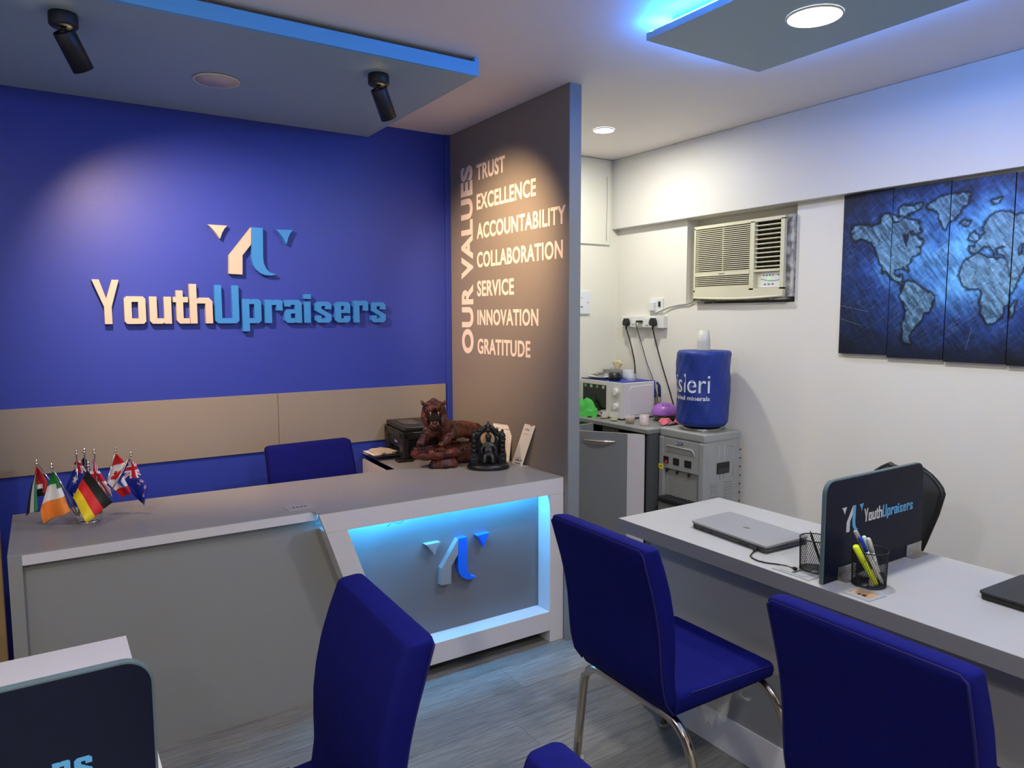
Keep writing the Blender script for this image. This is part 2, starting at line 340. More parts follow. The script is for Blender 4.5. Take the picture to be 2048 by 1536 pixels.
EMBN = {k: [((a-ex0)/(ex1-ex0), (b-ez0)/(ez1-ez0)) for a, b in v] for k, v in EMBW.items()}
def emblem(parent, fn, x, z, w, h, d, mw, mb_, names=('arrowhead', 'stem')):
    for k, m in (('tri1', mw), ('A', mw), ('U', mb_), ('tri2', mb_)):
        vs, fs = curve_mesh([[(x+a*w, z+b*h) for a, b in EMBN[k]]], d)
        o = MB().add([fn(v.x, v.y, v.z) for v in vs], fs).build(names[0] if 'tri' in k else names[1], m, parent)
        o['label'] = {'tri1': 'pale arrowhead left of the emblem', 'A': 'pale bent stem of the emblem', 'U': 'sky blue curved stem of the emblem', 'tri2': 'sky blue arrowhead right of the emblem'}[k]
def wordmark(parent, fn, x, z, w, d, mw, mb_, vs_=1.):
    k = w/WLEN; xh = .1228*k*vs_
    for i, (c, a, b) in enumerate(LET):
        vs, fs = curve_mesh(glyph(c, (b-a)*k, xh), d)
        MB().add([fn(v.x+x+a*k, v.y+z, v.z) for v in vs], fs).build('letter', mw if i < 5 else mb_, parent)
sg = thing('wall_sign', 'raised YouthUpraisers lettering and emblem, cream and sky blue, mounted on the blue wall', 'sign', (.9, YB, 1.46))
fw = FY(YB-.0005)
wordmark(sg, fw, X0w, 1.472, WLEN, .03, M_sign_w, M_sign_b)
emblem(sg, fw, ex0, ez0, ex1-ex0, ez1-ez0, .03, M_sign_w, M_sign_b)
# values lettering on the partition
vl = thing('vinyl_lettering', 'pale vinyl words OUR VALUES and seven values on the taupe partition', 'lettering', (XP, 3.1, 1.8))
fx = FX(XP-.0002)
VAL = [('TRUST', 953, 331, 1010, 311, 361), ('EXCELLENCE', 954, 389, 1072, 356, 421), ('ACCOUNTABILITY', 955, 449, 1132, 411, 479), ('COLLABORATION', 955, 508, 1126, 483, 537), ('SERVICE', 955, 566, 1028, 560, 595), ('INNOVATION', 955, 625, 1077, 622, 652), ('GRATITUDE', 955, 680, 1061, 684, 707)]
zs = [2.218, 2.065, 1.913, 1.762, 1.610, 1.457, 1.303]
for (t, xa, ya, xb, yb, yc), z in zip(VAL, zs):
    y0 = 3.357; y1 = un(xb, yb, 'x', XP).y
    vs, fs = fit_text(t, y0-y1, .083, .001, bold=.026, spacing=1.06)
    lab(MB().add([fx(v.x-y0, v.y+z-.002, v.z) for v in vs], fs).build('word', M_vinyl, vl), 'word %s' % t)
vs, fs = fit_text('OUR VALUES', 1.012, .128, .001, bold=.04, spacing=1.05)
lab(MB().add([Vector((XP-.0002-v.z, 3.400+v.y, 1.298+v.x)) for v in vs], fs).build('word', M_vinyl, vl), 'words OUR VALUES running upwards')
# ------------------------------------------------------------------ ceiling boards
cb = thing('ceiling_board', 'slate blue dropped ceiling board above the reception counter, bright blue front edge', 'ceiling panel', (.5, 3.1, 2.44))
MB().box((XL+.01, 2.535, 2.441), (1.488, YB-.001, 2.463)).build('board', M_board, cb)
MB().box((XL+.01, 2.517, 2.4405), (1.494, 2.535, 2.492)).build('front_edge', mat('blue_edge_acrylic', (.14, .50, .95), .35), cb, bevel=.001)
MB().box((1.482, 2.535, 2.4405), (1.494, YB-.001, 2.508)).build('end_return', M_board, cb)
MB().box((1.476, 2.517, 2.49), (1.494, 2.535, 2.509)).build('corner_return', mat('blue_edge_acrylic', (), 0), cb)
MB().box((XL+.01, 3.3, 2.463), (1.2, 3.34, 2.509)).build('hanger', M_ceil, cb)
c2 = thing('ceiling_board', 'slate blue dropped ceiling board over the desk, a lit downlight in it', 'ceiling panel', (2.08, 1.2, 2.44))
MB().box((1.790, -.75, 2.440), (2.382, 1.892, 2.464)).build('board', M_board, c2, bevel=.001)
MB().box((1.85, -.70, 2.464), (2.32, 1.83, 2.509)).build('hanger', mat('hanger_white', (.4, .42, .45), .6), c2)
lab(MB().box((1.800, -.74, 2.466), (1.812, 1.80, 2.472)).build('led_strip', M_led2, c2), 'bright cyan light strip along the left edge')
MB().box((2.362, -.74, 2.466), (2.374, 1.88, 2.472)).build('led_strip', M_led3, c2)
MB().box((1.80, 1.872, 2.466), (2.374, 1.884, 2.472)).build('led_strip', M_led3, c2)
def downlight(x, y, z, r, lit, label, m=None):
    t = thing('downlight', label, 'ceiling light', (x, y, z))
    MB().lathe([(r, -.001), (r, -.005), (r*.96, -.007), (r*.93, -.005), (r*.93, -.001)], (x, y, z), 40).build('rim', mat('downlight_rim', (.75, .72, .7), .4), t)
    MB().lathe([(0, -.0062), (r*.93, -.0062), (r*.93, -.003), (0, -.003)], (x, y, z), 40).build('diffuser', m or (M_lamp if lit else mat('unlit_diffuser', (.62, .55, .52), .5)), t)
downlight(2.62, 3.09, ZC, .058, True, 'small lit round downlight in the ceiling over the water dispenser')
downlight(2.09, 1.453, 2.44, .085, True, 'large lit round downlight in the ceiling board over the desk')
downlight(.641, 3.121, 2.44, .088, False, 'unlit round downlight in the ceiling board between two black spotlights')
def spotlight(x, y, aim, label):
    t = thing('spotlight', label, 'spotlight', (x, y, 2.44), group='black tube spotlights')
    MB().lathe([(0, 0), (.040, 0), (.041, -.006), (.041, -.034), (.037, -.040), (0, -.040)], (x, y, 2.44), 32).build('canopy', M_blackm, t)
    d = (Vector(aim)-Vector((x, y, 2.386))).normalized(); p = Vector((x, y, 2.386))
    MB().cyl((x, y, 2.402), p, .007).cyl(p-Vector((.012, 0, 0)), p+Vector((.012, 0, 0)), .008).build('swivel', M_blackm, t)
    T = Matrix.Translation(p) @ d.to_track_quat('Z', 'Y').to_matrix().to_4x4()
    MB().lathe([(.030, -.004), (.032, .0), (.032, .116), (.026, .116), (.026, .012), (.030, -.004)], n=32).xf(T).build('tube', M_blackm, t)
    MB().lathe([(0, .05), (.026, .05)], n=24).xf(T).build('lamp', mat('warm_lamp', (1, .8, .5), .4, emit=(1., .72, .4), estr=6), t)
    return p, d
p, d = spotlight(.112, 2.716, Vector((.60, 3.20, 1.50)), 'black tube spotlight left of the unlit downlight, aimed at the wall sign')
bpy.data.objects['spot_logo'].location = p+d*.118
p, d = spotlight(1.158, 2.717, (1.60, 2.98, 1.62), 'black tube spotlight right of the unlit downlight, aimed at the values partition')
bpy.data.objects['spot_values'].location = p+d*.118
tag(MB().tube([un(400+i*14, 4+i*3.3-4*abs(math.sin(i*1.3)), 'y', 2.526) for i in range(8)], .0022, 6).build('cable', mat('red_grey_wire', (.25, .12, .16), .5)), 'thin loose wire lying on the blue board edge near the ceiling', 'cable')
# ------------------------------------------------------------------ reception counter
cx0, cxm, cx1, cyf, cyl = -.121, .833, 1.974, 2.588, 2.650
rc_ = thing('reception_counter', 'grey and white reception counter with a blue-lit emblem recess and slanted white frame', 'counter', (.93, 2.9, 0))
top = MB()
f3 = lambda a, b, c: Vector((a, b, c))
top.prism([(cx0, cyl), (.822, cyl-.008), (cxm+.003, cyf), (cx1, cyf), (cx1, 3.168), (1.422, 3.168), (1.384, 3.169), (cx0, 3.213)], f3, .7665, .770)
top.build('countertop', M_lamtop, rc_, bevel=.0008)
MB().prism([(1.40, 3.169), (cx1, 3.169), (cx1, YB-.002), (1.425, YB-.002)], f3, .7665, .7698).build('return_top', M_lamtop, rc_)
MB().prism([(1.40, 3.169), (1.41, 3.169), (1.435, YB-.002), (1.425, YB-.002)], f3, .66, .736).build('return_edge', M_lamwhite, rc_)
MB().box((cx0, cyl, 0), (cx0+.037, 3.20, .7663)).build('side_panel', M_lamgrey, rc_, bevel=.001)
MB().prism([(cx0+.037, cyl), (cxm+.01, cyl-.008), (cxm+.03, cyl+.043), (cx0+.037, cyl+.043)], f3, .733, .7663).build('front_strip', M_lamwhite, rc_, bevel=.0008)
MB().box((cx0+.04, cyl+.05, .72), (cx1-.03, 3.16, .766)).build('carcass_top', M_lamgrey, rc_)
lab(MB().box((cx0+.037, cyl+.026, 0), (.97, cyl+.044, .7325)).build('front_panel', M_lamgrey, rc_), 'plain grey recessed front panel')
MB().box((cx1-.022, 2.70, .06), (cx1-.002, 3.60, .736)).build('inner_side', M_lamgrey, rc_)
# white frame: outer outline / inner opening on plane y=cyf
U = lambda u: cxm+u*(cx1-cxm)/1.1645
ff = FY(cyf)
fb = lambda a, b, c: Vector((a, cyf+c, b))
def frame_piece(poly, d=.11, name='frame', m=M_lamwhite): return MB().prism([(U(a), b) for a, b in poly], fb, 0, d).build(name, m, rc_, bevel=.0008)
lab(frame_piece([(0, .7663), (1.1645, .7663), (1.1645, .694), (.0265, .692)], .022, name='top_band'), 'white top band of the frame')
lab(frame_piece([(.027, .6915), (.112, .6915), (.331, .057), (.243, .057)], name='slanted_post'), 'white slanted post')
lab(frame_piece([(1.087, .693), (1.1645, .6935), (1.1645, .0), (1.087, .0)], name='right_post'), 'white right post')
lab(frame_piece([(.300, .147), (1.0865, .147), (1.0865, .057), (.3315, .057)], name='bottom_band'), 'white bottom band')
MB().box((U(.10), cyf+.092, .147), (U(1.087), cyf+.104, .75)).build('niche_panel', mat('niche_grey_laminate', (.15, .15, .155), .38), rc_)
lab(MB().tube([(U(.125+.94*i/30), cyf+.036, .738-(.048*math.exp(-((i-5)/4.)**2))-.02*(i == 0)) for i in range(31)], .0045, 8).build('led_strip', M_led, rc_), 'cyan light strip behind the top band, sagging at its left end')
MB().box((U(.02), cyf+.023, .754), (U(1.16), cyf+.09, .7655)).build('niche_soffit', M_lamwhite, rc_)
MB().box((U(.30), cyf+.10, 0), (U(1.15), cyf+.115, .057)).build('plinth', M_dark, rc_)
MB().tube([un(775+i*5, 1053-i*2.2-4*math.sin(i*.9), 'y', cyf+.05) for i in range(9)], .0015, 6).build('cable', M_black, rc_)
ce = thing('emblem', 'small raised grey and blue emblem inside the lit recess of the reception counter', 'emblem', (1.4, cyf+.09, .36))
fn = FY(cyf+.0915)
emblem(ce, fn, U(.478), .360, .312, .192, .030, mat('emblem_grey', (.24, .25, .26), .4), mat('emblem_blue', (.01, .14, .80), .35))
# socket plate on the counter
def socket_plate(label, cx, cy, w, d, z, rz):
    t = thing('desk_socket', label, 'socket', (cx, cy, z), rz)
    MB().box((-w/2, -d/2, 0), (w/2, d/2, .0022)).build('plate', mat('socket_plate_grey', (.33, .34, .35), .4), t, local=True, bevel=.0008)
    MB().box((-w*.36, -d*.33, .0022), (w*.36, d*.33, .0035)).build('flap', mat('socket_plate_grey', (), 0), t, local=True, bevel=.0006)
    for i in range(4): MB().box((-w*.27+i*w*.15, -.006, .0035), (-w*.27+i*w*.15+w*.09, .004, .0042)).build('port', M_black, t, local=True)
    return t
socket_plate('grey socket plate let into the reception counter top', .80, 2.72, .10, .075, .770, 0)
# ------------------------------------------------------------------ flags
fs_ = thing('flag_stand', 'chrome ring stand of table flags on the reception counter', 'flag stand', (.112, 2.955, .770))
MB().lathe([(0, 0), (.038, 0), (.038, .006), (.012, .010), (0, .010)], (.112, 2.955, .770), 28).build('base', M_chrome, fs_)
MB().lathe([(.034, .012), (.044, .022), (.046, .030), (.042, .030), (.034, .016)], (.112, 2.955, .770), 28).build('ring', mat('clear_acrylic_ring', (.9, .9, .92), .05, trans=.8), fs_)
UJB, UJR, WHT = (.01, .02, .22), (.62, .01, .03), (.82, .79, .80)
def star(u, v, cx, cy, r, n=5, asp=1.):
    x = (u-cx)*asp; y = v-cy; a = np.arctan2(x, y) % (2*math.pi/n); a = np.abs(a-math.pi/n); rr_ = np.hypot(x, y)
    ri = r*.42; A = math.pi/n
    # edge between (ri, 0) and (r, A)
    x1, y1 = ri, 0.; x2, y2 = r*math.cos(A), r*math.sin(A); px = rr_*np.cos(a); py = rr_*np.sin(a)
    return ((x2-x1)*(py-y1)-(y2-y1)*(px-x1)) >= 0
def setc(C, m, c): C[m] = c
def ujack(u, v, C, u0=0., u1=1., v0=0., v1=1.):
    a = (u-u0)/(u1-u0); b = (v-v0)/(v1-v0); I = (a >= 0) & (a <= 1) & (b >= 0) & (b <= 1)
    setc(C, I, UJB); d1 = np.abs(a-b)/1.414; d2 = np.abs(a+b-1)/1.414
    setc(C, I & ((d1 < .085) | (d2 < .085)), WHT); setc(C, I & ((d1 < .028) | (d2 < .028)), UJR)
    x = np.abs(a-.5); y = np.abs(b-.5); setc(C, I & ((x < .17) | (y < .17)), WHT); setc(C, I & ((x < .10) | (y < .10)), UJR)
def c_de(u, v, C): setc(C, v <= 1/3, (.012, .011, .012)); setc(C, (v > 1/3) & (v <= 2/3), (.72, .022, .02)); setc(C, v > 2/3, (.86, .62, .01))
def c_ie(u, v, C): setc(C, v <= .30, (.02, .24, .03)); setc(C, (v > .30) & (v <= .63), WHT); setc(C, v > .63, (.93, .25, .03)); setc(C, (u > .72) & (v < .42), (.015, .17, .02))
def c_ae(u, v, C): setc(C, u > .68, (.02, .22, .06)); setc(C, (u <= .68) & (u > .30), WHT); setc(C, u <= .30, (.012, .012, .014)); setc(C, v < .18, (.70, .02, .03))
def c_ae2(u, v, C): setc(C, v < .62, (.45, .015, .02)); setc(C, (v >= .62) & (v < .76), WHT); setc(C, v >= .76, (.012, .012, .014)); setc(C, (u > .55) & (v < .9), (.45, .015, .02))
def c_gb(u, v, C): ujack(u, v, C, -.1, 1.1, 0, 1)
def c_au(u, v, C): setc(C, v >= -1, (.012, .022, .26)); ujack(u, v, C, -.25, 1.2, -.06, .34); setc(C, star(u, v, .40, .50, .115, 7, 1.15*.6), WHT); setc(C, star(u, v, .55, .78, .05, 7, .7), WHT)
def c_nz(u, v, C):
    setc(C, v >= -1, (.010, .022, .30)); ujack(u, v, C, .15, 1.2, .02, .42)
    for a, b in ((.86, .50), (.68, .56), (.86, .64), (.76, .80)): setc(C, star(u, v, a, b, .045, 5, .6), WHT); setc(C, star(u, v, a, b, .032, 5, .6), UJR)
def c_ca(u, v, C):
    setc(C, v >= -1, WHT); setc(C, v < .27, (.62, .015, .02)); setc(C, v > .80, (.62, .015, .02))
    lf = [(0, -.5), (.04, -.2), (.28, -.25), (.24, -.14), (.5, .06), (.43, .1), (.48, .28), (.32, .25), (.29, .32), (.14, .16), (.2, .45), (.1, .4), (0, .56)]
    lf = lf+[(-a, b) for a, b in lf[::-1]]
    x = (u-.52)/.62; y = -(v-.53)/.26; ang = -.45; x, y = x*math.cos(ang)-y*math.sin(ang), x*math.sin(ang)+y*math.cos(ang)
    ins = np.zeros(u.shape, bool)
    for i in range(len(lf)):
        (xa, ya), (xb, yb) = lf[i], lf[i-1]
        if ya == yb: continue
        c = ((ya > y) != (yb > y)) & (x < (xb-xa)*(y-ya)/(yb-ya)+xa); ins ^= c
    setc(C, ins, (.55, .012, .02))
def printed(name, P, cols, nu, nv, fn, m, parent, solid=0.):
    """P(u,v)->point arrays; colour per corner from fn at face centres"""
    uu, vv = np.meshgrid(np.linspace(0, 1, nu+1), np.linspace(0, 1, nv+1))
    pts = P(uu.ravel(), vv.ravel()); o0 = np.array(ORG.get(parent.name, Vector())) if parent is not None else np.zeros(3)
    pts = pts-o0; idx = np.arange((nu+1)*(nv+1)).reshape(nv+1, nu+1)
    q = np.stack([idx[:-1, :-1], idx[:-1, 1:], idx[1:, 1:], idx[1:, :-1]], -1).reshape(-1, 4)
    me = bpy.data.meshes.new(name); me.vertices.add(len(pts)); me.vertices.foreach_set('co', pts.ravel())
    me.loops.add(q.size); me.loops.foreach_set('vertex_index', q.ravel()); me.polygons.add(len(q)); me.polygons.foreach_set('loop_start', np.arange(0, q.size, 4)); me.polygons.foreach_set('loop_total', np.full(len(q), 4)); me.update(calc_edges=True)
    me.polygons.foreach_set('use_smooth', np.ones(len(q), bool))
    C = np.zeros((len(uu.ravel()), 3)); cols(uu.ravel(), vv.ravel(), C) if fn is None else fn(uu.ravel(), vv.ravel(), C)
    at = me.color_attributes.new('print', 'FLOAT_COLOR', 'POINT'); at.data.foreach_set('color', np.c_[C, np.ones(len(C))].ravel())
    me.materials.append(m); o = bpy.data.objects.new(name, me); COL.objects.link(o)
    if parent is not None: o.parent = parent
    if solid: md = o.modifiers.new('solid', 'SOLIDIFY'); md.thickness = solid; md.offset = 0
    return o
M_flag = print_mat('printed_satin', .55)
K = 6.0235
def fpt(p, y): return np.array(un(p[0]/K, 850+p[1]/K, 'y', y))
def polyat(pts, t):
    pts = np.array(pts); d = np.r_[0, np.cumsum(np.linalg.norm(np.diff(pts, axis=0), axis=1))]; d /= d[-1]
    return np.stack([np.interp(t, d, pts[:, k]) for k in range(pts.shape[1])], -1)
def flag(label, tip, foot, yt, patches, fy):
    """tip/foot in measuring pixels; pole leans from ring to depth yt"""
    pt = Vector(fpt(tip, yt)); pf = Vector((.112, 2.955, .795))+Vector(((pt.x-.112)*.22, (pt.y-2.955)*.3, 0)).normalized()*.036
    t = thing('table_flag', label, 'flag', tuple(pf), group='small flags in the chrome stand')
    MB().tube([pf-(pt-pf).normalized()*.004, pt-(pt-pf).normalized()*.012], .0022, 8).build('pole', M_chrome, t)
    MB().lathe([(0, 0), (.003, 0), (.0055, .003), (.0055, .006), (.003, .008), (.0045, .011), (.0035, .016), (.0012, .021), (0, .023)], pt-Vector((0, 0, .010)), 12).build('finial', M_chrome, t)
    for Lp, Rp, fn, sag, dy in patches:
        def P(u, v, Lp=Lp, Rp=Rp, sag=sag, dy=dy):
            a = polyat(Lp, v); b = polyat(Rp, v); q = a*(1-u)[:, None]+b*u[:, None]
            w3 = np.array([fpt(p_, fy+dy) for p_ in q]); w3[:, 1] += sag*np.sin(u*math.pi*1.6+.4)*(.3+v)*.02+.006*np.sin(v*5); return w3
        printed('cloth', P, fn, 60, 80, None, M_flag, t, solid=.0006)
flag('small green, white and orange flag, second from left in the stand', (620, 490), 0, 2.90, [([(632, 560), (575, 745), (487, 1030), (500, 1100), (530, 1195)], [(640, 560), (700, 660), (770, 820), (820, 960), (845, 1015)], c_ie, 1., 0)], 2.90)
flag('small black, red and gold striped flag at the front of the stand', (1062, 470), 0, 2.88, [([(1050, 540), (990, 665), (930, 785), (878, 880)], [(1355, 930), (1245, 1010), (1140, 1090), (1035, 1157)], c_de, 1.2, -.02)], 2.865)
flag('small flag with red hoist and green, white and black stripes, leftmost in the stand', (440, 450), 0, 2.93, [([(435, 505), (415, 620), (370, 760), (340, 900), (312, 1102)], [(450, 500), (430, 640), (440, 760), (450, 900), (457, 1005)], c_ae, .8, 0), ([(440, 500), (420, 640), (450, 780), (447, 872)], [(445, 498), (575, 680), (560, 770), (540, 835)], c_ae2, .5, .012)], 2.925)
flag('small dark blue flag with large white star, behind the gold-striped one', (920, 330), 0, 2.97, [([(925, 395), (905, 430), (868, 580), (790, 765), (880, 880)], [(930, 390), (1050, 560), (1010, 700), (970, 850), (885, 1000)], c_au, 1., 0)], 2.965)
flag('small blue flag with broad red and white crosses, behind the gold-striped one', (1135, 320), 0, 2.955, [([(1128, 395), (1075, 560), (1130, 680), (1230, 790), (1300, 850)], [(1134, 395), (1190, 540), (1260, 650), (1325, 760), (1347, 860)], c_gb, .6, 0)], 2.945)
flag('small red and white maple leaf flag at the right of the stand', (1395, 295), 0, 2.99, [([(1400, 345), (1345, 520), (1285, 685), (1390, 790), (1480, 880)], [(1404, 347), (1475, 415), (1515, 470), (1500, 650), (1580, 802)], c_ca, .7, 0)], 2.985)
flag('small dark blue flag with four red stars, rightmost in the stand', (1578, 350), 0, 2.96, [([(1558, 410), (1500, 540), (1415, 700), (1570, 810), (1718, 945)], [(1566, 410), (1640, 470), (1690, 590), (1782, 712), (1724, 947)], c_nz, 1., 0)], 2.955)
flag('small furled dark flag on a chrome pole, rearmost in the stand', (1015, 310), 0, 3.0, [([(1000, 400), (985, 430), (1000, 560)], [(1025, 400), (1058, 450), (1040, 560)], lambda u, v, C: setc(C, v >= 0, (.01, .012, .05)), .5, 0)], 3.0)
# ------------------------------------------------------------------ chairs
PRF = [(-.288, .905), (-.282, .893), (-.262, .84), (-.243, .78), (-.230, .72), (-.222, .66), (-.220, .60), (-.220, .54), (-.212, .49), (-.20, .455)]   # front face of back
PRB = [(-.340, .912), (-.345, .893), (-.325, .83), (-.306, .77), (-.291, .71), (-.281, .65), (-.276, .60), (-.270, .53), (-.255, .47), (-.222, .425)]  # rear face
def section(cx, cz, nx, nz, T, W, n=6, rad=.017):
    """rounded rectangle: half thickness T along (nx,nz), half width W along y"""
    out = []; r_ = min(rad, T*.95, W*.95)
    for sx, sy, a0 in ((1, 1, 0), (-1, 1, 90), (-1, -1, 180), (1, -1, 270)):
        for k in range(n):
            a = math.radians(a0+90*k/(n-1)); tt = sx*(T-r_)+r_*math.cos(a); ww = sy*(W-r_)+r_*math.sin(a)
            out.append(Vector((cx+nx*tt, ww, cz+nz*tt)))
    return out
def loft(secs):
    n = len(secs[0]); mb = MB(); vs = [p for s_ in secs for p in s_]
    fs = [[i*n+k, i*n+(k+1) % n, (i+1)*n+(k+1) % n, (i+1)*n+k] for i in range(len(secs)-1) for k in range(n)]
    mb.add(vs, fs, True); mb.add(secs[0], [list(range(n))], True); mb.add(secs[-1], [list(range(n))], True); return mb
def interp(P, t):
    P = np.array(P); d = np.linspace(0, 1, len(P)); return np.array([np.interp(t, d, P[:, 0]), np.interp(t, d, P[:, 1])])
W0 = .204
def make_chair(label):
    t = thing('office_chair', label, 'chair', group='royal blue chairs with chrome legs')
    secs = []; Ltot = .50
    for i in range(41):
        s = (i/40)**1.25; a = interp(PRF, s); b = interp(PRB, s); c = (a+b)/2; d = a-b; T = np.linalg.norm(d)/2; d = d/(2*T)
        dist = s*Ltot; k = 1.; W = W0+.006*math.sin(s*math.pi)
        rc1 = .035
        if dist < rc1: W = W-rc1+math.sqrt(max(0, rc1**2-(rc1-dist)**2))
        if dist < .02: k = math.sqrt(max(.02, 1-((.02-dist)/.02)**2)); 
        de = (1-s)*Ltot
        if de < .04: W -= .02*(1-de/.04)**2
        secs.append(section(c[0], c[1], d[0], d[1], T*max(k, .35), W))
    bk = loft(secs).build('backrest', M_fabric, t, local=True)
    pp = []
    for side in (1, -1):
        ss = [1-j/20 for j in range(20)] if side == 1 else [j/20 for j in range(1, 21)]
        for s in ss: b = interp(PRB, s*.97+.02); pp.append((b[0]+.002, side*(W0-.004-(.012 if s < .06 else 0)), b[1]))
    MB().tube(pp, .0032, 6).build('piping', M_pipe, bk, local=True)
    # seat: loft along x
    secs = []
    for i in range(25):
        s = i/24; x = -.218+s*.430; zt = .492-.012*s-.010*math.sin(s*math.pi)-(.030*max(0, (s-.86)/.14)**2); zb = .419+.004*s
        if s < .12: zb += 0; 
        W = .205+.004*s; 
        if s > .90: W -= .035*((s-.9)/.1)**2
        c = (zt+zb)/2; T = (zt-zb)/2
        if s > .94: T *= math.sqrt(max(.1, 1-((s-.94)/.06)**2*.9))
        secs.append([Vector((x, p.y, p.z)) for p in section(0, c, 0, 1, T, W, rad=.022)])
    st = loft(secs).build('seat', M_fabric, t, local=True)
    for sy in (1, -1): MB().tube([(-.165+.335*j/12, sy*.2065, .479-.012*j/12) for j in range(13)], .0022, 6).build('piping', M_pipe, st, local=True)
    def U_leg(xt, xf, zt):
        pts = []
        ft = Vector((xf, .305, 0.012)); k = Vector((xt, .185, zt)); 
        A = Vector((xt+(xf-xt)*.18, .232, zt-.075))
        pts += [ft, ft.lerp(A, .5), A]
        for j in range(1, 8):
            q = j/8; pts.append((A*(1-q)**2)+(Vector((xt+.003, .205, zt+.002))*2*q*(1-q))+(Vector((xt, .12, zt))*q*q))
        pts += [Vector((xt, .10, zt)), Vector((xt, 0, zt))]
        return pts
    for nm, xt, xf, zt in (('rear_leg_frame', -.185, -.150, .412), ('front_leg_frame', .178, .235, .410)):
        h_ = U_leg(xt, xf, zt); h_ = [p+Vector((-.012 if nm[0] == 'r' else 0, 0, -.010*(p.z > .2))) for p in h_]; full = h_+[Vector((p.x, -p.y, p.z)) for p in h_[-2::-1]]
        fr = MB().tube(full, .0142, 16).build(nm, M_chrome, t, local=True)
        for sy in (1, -1): MB().cyl((xf, sy*.3055, 0), (xf, sy*.3055, .014), .0165, .0155, 14).build('foot_cap', mat('grey_foot_cap', (.35, .34, .32), .5), fr, local=True)
    MB().box((-.17, -.14, .404), (.17, -.12, .418)).box((-.17, .12, .404), (.17, .14, .418)).build('under_rail', M_chrome, t, local=True)
    return t
ch1 = make_chair('royal blue chair pushed near the desk, torn clear plastic hanging under its seat')
ch1.location = (1.60, 1.505, 0); ch1.rotation_euler.z = math.radians(-1)
def place(label, x, y, rz):
    c = copy_tree(ch1); c.location = (x, y, 0); c.rotation_euler = (0, 0, math.radians(rz)); c['label'] = label; return c
place('royal blue chair at the lower right, nearest the desk with the black laptop', 1.605, .738, -1)
place('royal blue chair in the lower middle, edge-on to the camera, before the reception counter', .250, 1.375, 178)
place('royal blue chair whose rounded top only just shows at the bottom edge', .235, .585, 178)
place('royal blue chair behind the reception counter', 1.065, 3.03+.02, -86)
# torn plastic wrap under chair 1
rnd = random.Random(7)
mb = MB()
def wrap(u, v):
    a = u*2*math.pi; rr_ = (.075-.050*v)*(1+.30*math.sin(5*a+v*4)+.12*math.sin(11*a+v*9)); 
    return Vector((.02+rr_*1.3*math.cos(a)+.03*v, -.10+rr_*.7*math.sin(a), .418-.135*v-.012*math.sin(7*a)))
mb.grid(wrap, 60, 14)
for k in range(3):
    p0 = Vector((-.05+.09*k, -.12, .430)); pts = [p0+Vector((.02*math.sin(j*1.1+k)+.004*j, .01*math.cos(j*1.7), -.011*j)) for j in range(5+3*k)]
    mb.tube(pts, [.005+.002*math.sin(j*2.) for j in range(len(pts))], 6)
pw = mb.build('plastic_wrap', mat('torn_clear_plastic', (.85, .87, .88), .12, spec=1., bump=1.0, bscale=45, alpha=.26), ch1, local=True)
lab(pw, 'crumpled clear plastic hanging under the seat')
# ------------------------------------------------------------------ desk (right)
dx0, dx1, dy1 = 1.772, 2.325, 1.985; DY0 = -.9
dk = thing('desk', 'long light grey desk with white plinth along the right wall', 'desk', (2.05, 1.0, 0))
MB().box((dx0, DY0, .702), (dx1, dy1, .7492)).build('edge_band', M_fascia, dk, bevel=.0008)
lab(MB().box((dx0+.0003, DY0, .7487), (dx1-.0003, dy1-.0003, .750)).build('desktop', M_desktop, dk), 'pale grey laminate top surface')
MB().box((1.910, DY0, .126), (1.928, dy1-.03, .702)).build('front_panel', M_deskpanel, dk)
lab(MB().box((1.904, DY0, .0), (1.922, dy1+.006, .126)).build('plinth', mat('bright_white_laminate', (.80, .78, .80), .35), dk), 'white plinth board')
MB().box((1.930, dy1-.05, 0), (dx1-.02, dy1-.03, .702)).build('side_panel', M_deskpanel, dk)
MB().box((1.90, dy1+.004, .03), (1.906, dy1+.012, .06)).build('bracket', M_black, dk)
def divider(label, x0, x1, y, z0, z1, textx, cat='divider'):
    t = thing('desk_divider', label, cat, (x0+.02, y, z0))
    r_ = .038
    def outline(e=0):
        L = [(x0+e, z0), (x1-e, z0)]
        for c, a0 in (((x1-r_, z1-r_), 0), ((x0+r_, z1-r_), 90)):
            for k in range(9): a = math.radians(a0+k*11.25); L.append((c[0]+(r_-e)*math.cos(a), c[1]+(r_-e)*math.sin(a)))
        return L
    MB().prism(outline(), lambda a, b, c: Vector((a, y+c, b)), .0, .012).build('glass', M_gedge, t, bevel=.001)
    MB().prism(outline(.0035), lambda a, b, c: Vector((a, y+c, b)), -.0012, -.0002).build('navy_film', M_navy, t)
    MB().prism(outline(.0035), lambda a, b, c: Vector((a, y+c, b)), .0122, .0132).build('navy_film', M_navy, t)
    return t
dv = divider('navy glass divider with YouthUpraisers logo standing across the right desk', 1.796, 2.312, 1.160, .7515, 1.043, 0)
M_pw = mat('print_silver_white', (.62, .60, .60), .4); M_pb = mat('print_sky_blue', (.09, .38, .66), .4)
fd = FY(1.160-.0014)
emblem(dv, fd, 1.873, .883, .108, .075, .0004, M_pw, M_pb)
wordmark(dv, fd, 1.985, .900, .266, .0004, M_pw, M_pb, 1.05)
